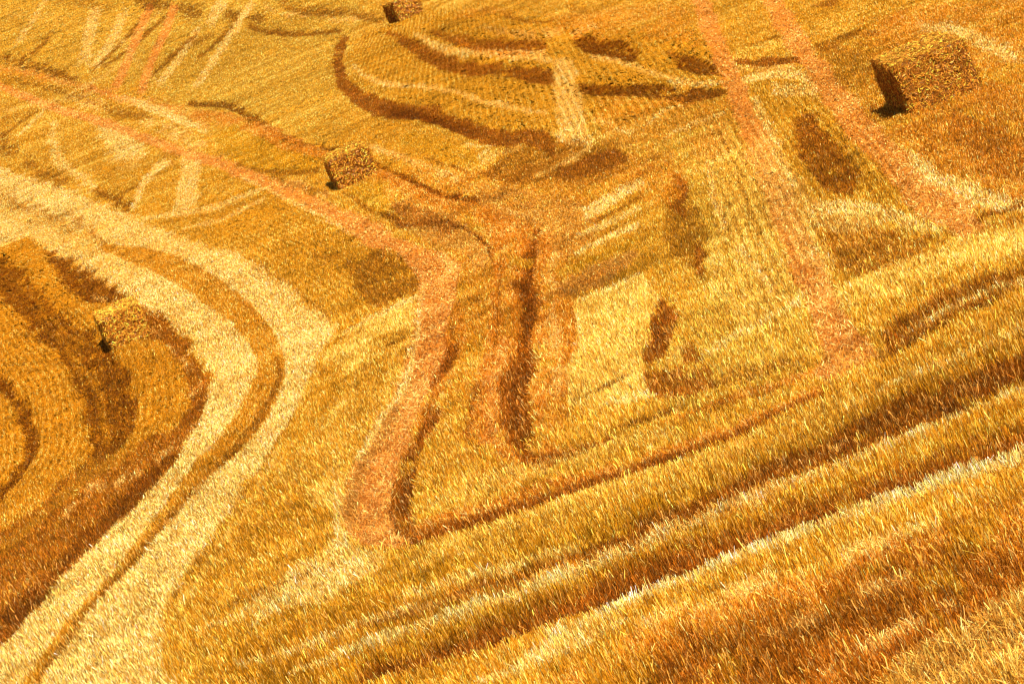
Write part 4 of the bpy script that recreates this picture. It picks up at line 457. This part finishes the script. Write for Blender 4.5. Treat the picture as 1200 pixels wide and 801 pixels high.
def cover(x, y):
    """what covers the ground at x, y: colour, height factor, lean, flatness, class"""
    n = len(x)
    col = np.empty((n, 3), np.float32); col[:] = KINDS['base'][0]
    par = np.empty((n, 3), np.float32); par[:] = KINDS['base'][1:4]
    cls = np.zeros(n, np.int8)
    wx = (noise(x, y*.3, .12, 7)-.5)*.7 + (noise(x, y*.3, .5, 8)-.5)
    wy = (noise(x, y*.3, .3, 9)-.5)*1.2
    far = np.clip(y/60, .3, 3)
    order = np.argsort(x); xs = x[order]
    for t, a, jx, jy, P in REGIONS:
        poly = np.array(P).reshape(-1, 2)
        x0, x1 = poly[:, 0].min()-3*jx-.4, poly[:, 0].max()+3*jx+.4
        y0, y1 = poly[:, 1].min()-3*jy-1, poly[:, 1].max()+3*jy+1
        lo, hi = np.searchsorted(xs, (x0, x1))
        idx = order[lo:hi]
        idx = idx[(y[idx] > y0) & (y[idx] < y1)]
        if not len(idx): continue
        k = min(1.0, jx/.12)
        qx = x[idx] + rng.normal(0, jx*.5, len(idx)) + wx[idx]*jx*2.4
        qy = y[idx] + rng.normal(0, jy*.5, len(idx)) + wy[idx]*jy*2.4
        ins = inside(qx, qy, poly)
        idx = idx[ins]
        if not len(idx): continue
        kc, kh, kl, kf, kk = KINDS[t]
        if t in ('white', 'rustdark', 'deep', 'dark', 'paleor', 'rust'):     # patchy kinds break up into clumps
            lim = {'white': .52, 'paleor': .45, 'rust': .3}.get(t, .2)
            X, Y = x[idx], y[idx]; sc = max(1, np.median(Y)/55)
            cl_ = noise(X, Y*.28, .16*sc, 61)*.5+noise(X, Y*.28, .45*sc, 62)*.5
            idx = idx[cl_ > lim+rng.normal(0, .06, len(idx))]
            if not len(idx): continue
        f = np.clip(a*1.12+rng.normal(0, .28, len(idx)), 0, 1)[:, None].astype(np.float32)
        col[idx] = col[idx]*(1-f) + np.array(kc, np.float32)*f
        par[idx] = par[idx]*(1-f) + np.array((kh, kl, kf), np.float32)*f
        if a > .45: cls[idx] = kk
    return col, par, cls

def rows(x, y):
    """1 on a drilled row of stubble, lower between rows; and how strong the rows show"""
    v = np.ones(len(x), np.float32); s = np.zeros(len(x), np.float32)
    for sp, a, P, G in ROWS:
        poly = np.array(P).reshape(-1, 2); g = np.array(G).reshape(-1, 2)
        ok = (x > poly[:, 0].min()) & (x < poly[:, 0].max()) & (y > poly[:, 1].min()) & (y < poly[:, 1].max())
        idx = np.nonzero(ok)[0]
        jj = rng.normal(0, .25, len(idx))
        idx = idx[inside(x[idx]+jj, y[idx]+jj*6, poly)]
        if not len(idx): continue
        X, Y = x[idx], y[idx]
        if len(g) == 2:
            d = g[1]-g[0]; d = d/np.linalg.norm(d)
            dist = (X-g[0, 0])*d[1] - (Y-g[0, 1])*d[0]
        else:
            # extend both ends, distance to the guide line
            g = np.vstack([g[0]+(g[0]-g[1])*6, g, g[-1]+(g[-1]-g[-2])*6])
            dist = np.full(len(idx), 1e9)
            for i in range(len(g)-1):
                p, q = g[i], g[i+1]; e = q-p; L2 = e@e
                t = np.clip(((X-p[0])*e[0]+(Y-p[1])*e[1])/L2, 0, 1)
                dd = np.hypot(X-p[0]-t*e[0], Y-p[1]-t*e[1])
                dist = np.minimum(dist, dd)
        dist = dist + .05*(noise(X, Y, 2.5, 12)-.5)
        v[idx] = .5+.5*np.cos(dist/sp*2*np.pi); s[idx] = a
    return v, s

RZ = build_relief()

# ------------------------------------------------------------------ materials
def new_mat(name):
    mt = bpy.data.materials.new(name); mt.use_nodes = True
    nt = mt.node_tree; nt.nodes.clear()
    return mt, nt, nt.nodes.new('ShaderNodeOutputMaterial')

def straw_material(name, gloss=.12):
    mt, nt, out = new_mat(name)
    at = nt.nodes.new('ShaderNodeAttribute'); at.attribute_name = 'tint'
    di = nt.nodes.new('ShaderNodeBsdfDiffuse'); tr = nt.nodes.new('ShaderNodeBsdfTranslucent')
    gl = nt.nodes.new('ShaderNodeBsdfGlossy'); gl.inputs['Roughness'].default_value = .38
    gl.inputs['Color'].default_value = (1, .8, .5, 1)
    m1 = nt.nodes.new('ShaderNodeMixShader'); m1.inputs[0].default_value = .22
    m2 = nt.nodes.new('ShaderNodeMixShader'); m2.inputs[0].default_value = gloss
    nt.links.new(at.outputs['Color'], di.inputs['Color']); nt.links.new(at.outputs['Color'], tr.inputs['Color'])
    nt.links.new(di.outputs[0], m1.inputs[1]); nt.links.new(tr.outputs[0], m1.inputs[2])
    nt.links.new(m1.outputs[0], m2.inputs[1]); nt.links.new(gl.outputs[0], m2.inputs[2])
    nt.links.new(m2.outputs[0], out.inputs['Surface'])
    return mt

def ground_material():
    mt, nt, out = new_mat('straw_litter_ground')
    at = nt.nodes.new('ShaderNodeAttribute'); at.attribute_name = 'tint'
    tc = nt.nodes.new('ShaderNodeTexCoord')
    mp = nt.nodes.new('ShaderNodeMapping'); mp.inputs['Scale'].default_value = (1, .25, 1)
    n1 = nt.nodes.new('ShaderNodeTexNoise'); n1.inputs['Scale'].default_value = 22; n1.inputs['Detail'].default_value = 6
    rp = nt.nodes.new('ShaderNodeMapRange'); rp.inputs[1].default_value = .3; rp.inputs[2].default_value = .7
    rp.inputs[3].default_value = .55; rp.inputs[4].default_value = 1.25
    mx = nt.nodes.new('ShaderNodeVectorMath'); mx.operation = 'SCALE'
    bs = nt.nodes.new('ShaderNodeBsdfDiffuse'); bs.inputs['Roughness'].default_value = .8
    bp = nt.nodes.new('ShaderNodeBump'); bp.inputs['Strength'].default_value = .7; bp.inputs['Distance'].default_value = .04
    nt.links.new(tc.outputs['Object'], mp.inputs[0]); nt.links.new(mp.outputs[0], n1.inputs['Vector'])
    nt.links.new(n1.outputs['Fac'], rp.inputs[0]); nt.links.new(at.outputs['Color'], mx.inputs[0]); nt.links.new(rp.outputs[0], mx.inputs['Scale'])
    nt.links.new(mx.outputs[0], bs.inputs['Color']); nt.links.new(n1.outputs['Fac'], bp.inputs['Height'])
    nt.links.new(bp.outputs[0], bs.inputs['Normal']); nt.links.new(bs.outputs[0], out.inputs['Surface'])
    return mt

def fast_mesh(name, verts, faces, tint, mat, smooth=False):
    """faces: (n,3) or (n,4) index array"""
    k = faces.shape[1]; n = len(faces)
    me = bpy.data.meshes.new(name)
    me.vertices.add(len(verts)); me.vertices.foreach_set('co', np.ascontiguousarray(verts, np.float32).ravel())
    me.loops.add(n*k); me.loops.foreach_set('vertex_index', np.ascontiguousarray(faces, np.int32).ravel())
    me.polygons.add(n)
    me.polygons.foreach_set('loop_start', np.arange(0, n*k, k, dtype=np.int32))
    me.polygons.foreach_set('loop_total', np.full(n, k, np.int32))
    me.polygons.foreach_set('use_smooth', np.full(n, smooth, bool))
    c = me.color_attributes.new('tint', 'FLOAT_COLOR', 'POINT')
    rgba = np.ones((len(verts), 4), np.float32); rgba[:, :3] = tint
    c.data.foreach_set('color', rgba.ravel())
    me.materials.append(mat)
    me.update(calc_edges=True)
    ob = bpy.data.objects.new(name, me); scene.collection.objects.link(ob)
    return ob

M_GROUND = ground_material()
M_STEM = straw_material('stubble_straw', .025)
M_BALE = straw_material('bale_straw', .02)

# ------------------------------------------------------------------ ground: one sheet out to the horizon
az = np.concatenate([np.linspace(-60, -12.6, 40), np.linspace(-12.5, 12.5, 900), np.linspace(12.6, 60, 40)])
az = np.tan(np.radians(az))
ys = np.concatenate([np.geomspace(1.5, 20, 30), np.geomspace(20.2, 480, 1100), np.geomspace(485, 3500, 60)])
AX, YY = np.meshgrid(az, ys)
GX = (AX*YY + rng.normal(0, .006, AX.shape)*YY*.1).ravel(); GY = YY.ravel()
GZ = height(GX, GY)
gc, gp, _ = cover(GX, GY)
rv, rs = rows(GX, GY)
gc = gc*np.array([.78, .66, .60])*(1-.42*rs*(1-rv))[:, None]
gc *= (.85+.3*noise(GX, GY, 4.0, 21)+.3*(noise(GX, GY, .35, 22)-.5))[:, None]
nr, nc = YY.shape
ii = np.arange(nr*nc).reshape(nr, nc)
F4 = np.stack([ii[:-1, :-1], ii[:-1, 1:], ii[1:, 1:], ii[1:, :-1]], -1).reshape(-1, 4)
ground = fast_mesh('ground', np.stack([GX, GY, GZ], 1), F4, gc, M_GROUND, True)
ground['kind'] = 'structure'

# ------------------------------------------------------------------ bales: where they stand (nearest lower corner x, y, turn, width, depth, height)
BALES = [
 ((7.68, 52.75), 0.0, 1.30, 2.30, .93, 'largest and nearest straw bale, at the upper right, its left side in black shade', 22000),
 ((-7.66, 64.3), 9.0, .86, 1.75, .70, 'straw bale with a pale lit top on drilled rows inside the curved pale swath', 9000),
 ((-2.52, 77.2), 4.9, 1.05, 2.0, .80, 'straw bale beside the orange windrow near the middle of the field', 9000),
 ((0.72, 142.5), 12.5, 1.25, 2.3, .95, 'farthest straw bale, cut by the top edge of the photo', 4000),
]

# ------------------------------------------------------------------ straw cover: millions of stems, a few objects by kind
NS = 6800000
u = rng.random(NS)
Y0, Y1 = 21.0, 470.0
sy = Y0*(Y1/Y0)**u
sx = np.tan(np.radians(rng.uniform(-12.3, 12.3, NS)))*sy
# leave out what lies well outside the photographed piece of field
q = np.stack([sx, sy, height(sx, sy)-CAM_H], 1)
w_ = q@np.array(fw); px = 600+3700*(q@np.array(cx))/w_; py = 400.5-3700*(q@np.array(cy))/w_
keep = (px > -70) & (px < 1270) & (py > -50) & (py < 860)
sx, sy = sx[keep], sy[keep]
def in_bale(x, y):
    r = np.zeros(len(x), bool)
    for (bx, by), yaw, W, D, Hh, _, _ in BALES:
        c, s = math.cos(math.radians(yaw)), math.sin(math.radians(yaw))
        a = (x-bx)*c+(y-by)*s; b = -(x-bx)*s+(y-by)*c
        r |= (a > -.02) & (a < W+.02) & (b > -.02) & (b < D)
    return r
keep = ~in_bale(sx, sy); sx, sy = sx[keep], sy[keep]
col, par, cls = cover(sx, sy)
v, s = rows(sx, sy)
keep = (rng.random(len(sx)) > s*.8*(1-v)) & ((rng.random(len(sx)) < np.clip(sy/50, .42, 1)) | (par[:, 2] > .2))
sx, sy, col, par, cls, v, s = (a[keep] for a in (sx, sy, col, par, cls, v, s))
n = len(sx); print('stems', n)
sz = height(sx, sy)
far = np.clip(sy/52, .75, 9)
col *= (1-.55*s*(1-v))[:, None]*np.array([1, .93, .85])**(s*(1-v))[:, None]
patch = (noise(sx, sy, 5.0, 31)*.5+noise(sx, sy, 1.1, 32)*.3+noise(sx, sy*.3, .3, 33)*.2)
patch2 = noise(sx, sy*.3, .07, 34)*.5+noise(sx, sy*.3, .2, 35)*.5
col *= ((.62+.76*patch)*(.66+.68*patch2))[:, None]
streak = noise(sx*.12+sy*.02, sy-sx*.12, .45, 36)*.5+noise(sx*.1, sy-sx*.12, 1.6, 37)*.5
col *= (.66+.68*streak)[:, None]
g = np.exp(rng.normal(0, 1, n)*np.where(cls == 1, .75, .52)-.08)
spark = rng.random(n)
g = np.where(spark > .965, g*1.5, g)
col = col*g[:, None]
hue = rng.normal(-.01, .075, n)                   # straw runs from reddish to pale yellow, stem by stem
col[:, 1] *= 1+hue; col[:, 2] *= 1+2.2*hue
wht = (spark < .05)[:, None]
col = np.where(wht, col*.4+np.array([.62, .44, .14])*.6*np.clip(col[:, :1]/.5, .3, 1.2), col)
over = np.clip(col.max(1)-.9, 0, .8)[:, None]
col = np.minimum(col+over*np.array([0, .35, .25]), .95); col = np.clip(col, .002, .95)
hgt = .105*par[:, 0]*rng.uniform(.55, 1.35, n)*np.clip(1.85-1.3*sy/50, .45, 1.2)*np.clip(sy/100, 1, 1.8)*(1-.3*s)
flat = par[:, 2] > rng.random(n)
az_ = rng.uniform(0, 2*np.pi, n)
tilt = np.abs(rng.normal(0, 1, n))*(par[:, 1]+.06)
tilt = np.where(flat, rng.uniform(.9, 1.5, n), tilt)
big = (rng.random(n) < .045) & (sy < 45) & ~flat          # stray long pale stalks, some knocked askew
widf = np.where(big, 1.5, 1.0)*1.0
col[big] = np.clip(col[big]*1.2+np.array([.33, .20, .045]), 0, .95)
hgt = np.where(big, hgt*1.35, hgt); tilt = np.where(big, tilt*2+.1, tilt)
tilt = np.clip(tilt, 0, 1.5)
dx = np.sin(tilt)*np.cos(az_); dy = np.sin(tilt)*np.sin(az_); dz = np.cos(tilt)
lean = noise(sx, sy, 9, 41)-.5
dx = dx + np.where(flat, 0, lean*.25)
ln = hgt*np.where(flat, 1.1, 1)
T = np.stack([dx*ln, dy*ln, dz*ln], 1)
wid = widf*np.clip(sy*.66/3160, .0065, .2)*rng.uniform(.6, 1.3, n)
fa = rng.uniform(0, np.pi, n)*.75 - .375*np.pi      # ribbon faces vary, so each takes the sun differently
S_ = np.stack([np.cos(fa)*wid, np.sin(fa)*wid, np.zeros(n)], 1)*.5
B = np.stack([sx, sy, sz+np.where(flat, rng.uniform(0, .07, n), -.01)], 1)
tipc = np.clip(col*1.12, 0, .96); basec = col*.85  # shade at the stem foot painted in: base darker, tip lighter
NAMES = {0: ('standing_stubble', 'cut golden grain stubble standing over the whole hillside', 'stubble'),
         1: ('pale_swath_stubble', 'pale yellow swaths of bent stubble curving through the field', 'pale stubble'),
         2: ('wheel_track_straw', 'orange straw pressed flat along the wheel tracks', 'flattened straw'),
         3: ('windrow_straw', 'loose rusty straw lying in windrows and patches', 'loose straw')}
near = sy < 75
for k, (nm, lab, cat) in NAMES.items():
    i = np.nonzero((cls == k) & near)[0]; j = np.nonzero((cls == k) & ~near)[0]
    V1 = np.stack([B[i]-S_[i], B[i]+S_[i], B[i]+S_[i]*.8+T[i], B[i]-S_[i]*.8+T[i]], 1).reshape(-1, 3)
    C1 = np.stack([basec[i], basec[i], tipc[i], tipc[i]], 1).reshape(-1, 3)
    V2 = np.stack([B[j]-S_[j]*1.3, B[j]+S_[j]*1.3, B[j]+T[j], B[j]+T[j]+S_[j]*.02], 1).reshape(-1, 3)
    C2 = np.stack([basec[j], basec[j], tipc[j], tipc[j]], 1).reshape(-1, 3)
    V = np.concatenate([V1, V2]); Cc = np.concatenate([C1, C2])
    Fq = np.arange(len(V)).reshape(-1, 4)
    ob = fast_mesh(nm, V, Fq, Cc, M_STEM)
    ob['kind'] = 'stuff'; ob['label'] = lab; ob['category'] = cat

# ------------------------------------------------------------------ bales
def make_bale(spec, seed, tone=1.0, top_tone=1.0):
    (bx, by), yaw, W, D, Hh, label, cnt = spec
    r = np.random.default_rng(seed)
    nu = 26
    verts, faces, tint = [], [], []
    def lump(P):
        a = noise(P[:, 0]*3+P[:, 2]*5, P[:, 1]*3-P[:, 2]*2, .5, seed)-.5
        b = noise(P[:, 0]*3-P[:, 2]*4, P[:, 1]*3+P[:, 2]*3, .16, seed+1)-.5
        return a*.05+b*.035
    c = np.array([W/2, D/2, Hh/2])
    def shape(P):
        # rounded box: pull corners in, then push the skin in and out
        Q = (P-c)/c
        m_ = np.sort(np.abs(Q), 1)
        rr = np.clip((m_[:, 1]-.80)/.20, 0, 1)
        P = c+(P-c)*(1-.035*rr**2)[:, None]
        nrm = Q/np.linalg.norm(Q, axis=1)[:, None]
        return P+nrm*lump(P)[:, None]
    base = 0
    off = 0
    sides = [  # origin, u, v, normal
     ((0,0,0),(W,0,0),(0,0,Hh),(0,-1,0)), ((W,0,0),(0,D,0),(0,0,Hh),(1,0,0)), ((W,D,0),(-W,0,0),(0,0,Hh),(0,1,0)),
     ((0,D,0),(0,-D,0),(0,0,Hh),(-1,0,0)), ((0,0,Hh),(W,0,0),(0,D,0),(0,0,1)), ((0,D,0),(W,0,0),(0,-D,0),(0,0,-1))]
    gu, gv = np.meshgrid(np.linspace(0, 1, nu), np.linspace(0, 1, nu))
    k = np.arange(nu*nu).reshape(nu, nu)
    Fc = np.stack([k[:-1, :-1], k[:-1, 1:], k[1:, 1:], k[1:, :-1]], -1).reshape(-1, 4)
    for o, uu, vv, nn in sides:
        P = np.array(o)+gu.ravel()[:, None]*np.array(uu)+gv.ravel()[:, None]*np.array(vv)
        P = shape(P); verts.append(P); faces.append(Fc+off); off += nu*nu
        cc = np.array([.25, .08, .008])*tone*(r.uniform(.35, 1.25, len(P)))[:, None]
        tint.append(cc)
    # straw stems matted over the skin
    area = np.array([W*Hh, D*Hh, W*Hh, D*Hh, W*D])
    which = r.choice(5, cnt, p=area*np.array([1.8,1,.6,1.4,1])/np.sum(area*np.array([1.8,1,.6,1.4,1])))
    A = r.random(cnt); Bq = r.random(cnt)
    O = np.array([s_[0] for s_ in sides])[which]; Uu = np.array([s_[1] for s_ in sides])[which]
    Vv = np.array([s_[2] for s_ in sides])[which]; N = np.array([s_[3] for s_ in sides], float)[which]
    P = shape(O+A[:, None]*Uu+Bq[:, None]*Vv)
    ua = Uu/np.linalg.norm(Uu, axis=1)[:, None]; va = Vv/np.linalg.norm(Vv, axis=1)[:, None]
    th = r.uniform(0, 2*np.pi, cnt)
    L = r.uniform(.02, .085, cnt)
    d = (ua*np.cos(th)[:, None]+va*np.sin(th)[:, None]) + N*r.uniform(.0, .5, cnt)[:, None]
    d /= np.linalg.norm(d, axis=1)[:, None]
    sdir = np.cross(d, N+r.normal(0, .5, (cnt, 3))); sdir /= np.linalg.norm(sdir, axis=1)[:, None]+1e-6
    wd = max(.007, by/3160*.55)*r.uniform(.6, 1.3, cnt)
    P = P+N*.006
    Tt = d*L[:, None]; Sd = sdir*wd[:, None]*.5
    V = np.stack([P-Sd, P+Sd, P+Sd*.8+Tt, P-Sd*.8+Tt], 1)
    V[..., 2] = np.maximum(V[..., 2], .0)
    verts.append(V.reshape(-1, 3)); faces.append(np.arange(cnt*4).reshape(-1, 4)+off)
    top = (which == 4)
    sc = np.where(top[:, None], np.array([.80, .34, .035])*top_tone, np.array([.76, .285, .024]))*np.exp(r.normal(-.25, .75, cnt))[:, None]  # top straw painted lighter than the sides, as if more sunlit
    sc = np.clip(sc*tone, .01, .95)
    tint.append(np.repeat(sc, 4, 0))
    verts = np.concatenate(verts)
    # origin at the middle of the base
    verts = verts-np.array([W/2, D/2, 0])
    ob = fast_mesh('straw_bale', verts, np.concatenate(faces), np.concatenate(tint), M_BALE)
    y = math.radians(yaw)
    mx = bx+math.cos(y)*W/2-math.sin(y)*D/2; my = by+math.sin(y)*W/2+math.cos(y)*D/2
    zf = float(height(np.array([bx+math.cos(y)*W/2]), np.array([by+math.sin(y)*W/2]))[0])
    zb = float(height(np.array([mx*2-bx-math.cos(y)*W/2]), np.array([my*2-by-math.sin(y)*W/2]))[0])
    ob.location = (mx, my, (zf+zb)/2-.03)
    ob.rotation_euler = (math.atan2(zb-zf, D), 0, y)
    ob['label'] = label; ob['category'] = 'straw bale'; ob['group'] = 'rectangular straw bales left on the stubble field'
for i, b in enumerate(BALES): make_bale(b, 51+i, (1.0, 1.35, 1.1, 1.1)[i], (1.0, 1.1, .95, .9)[i])
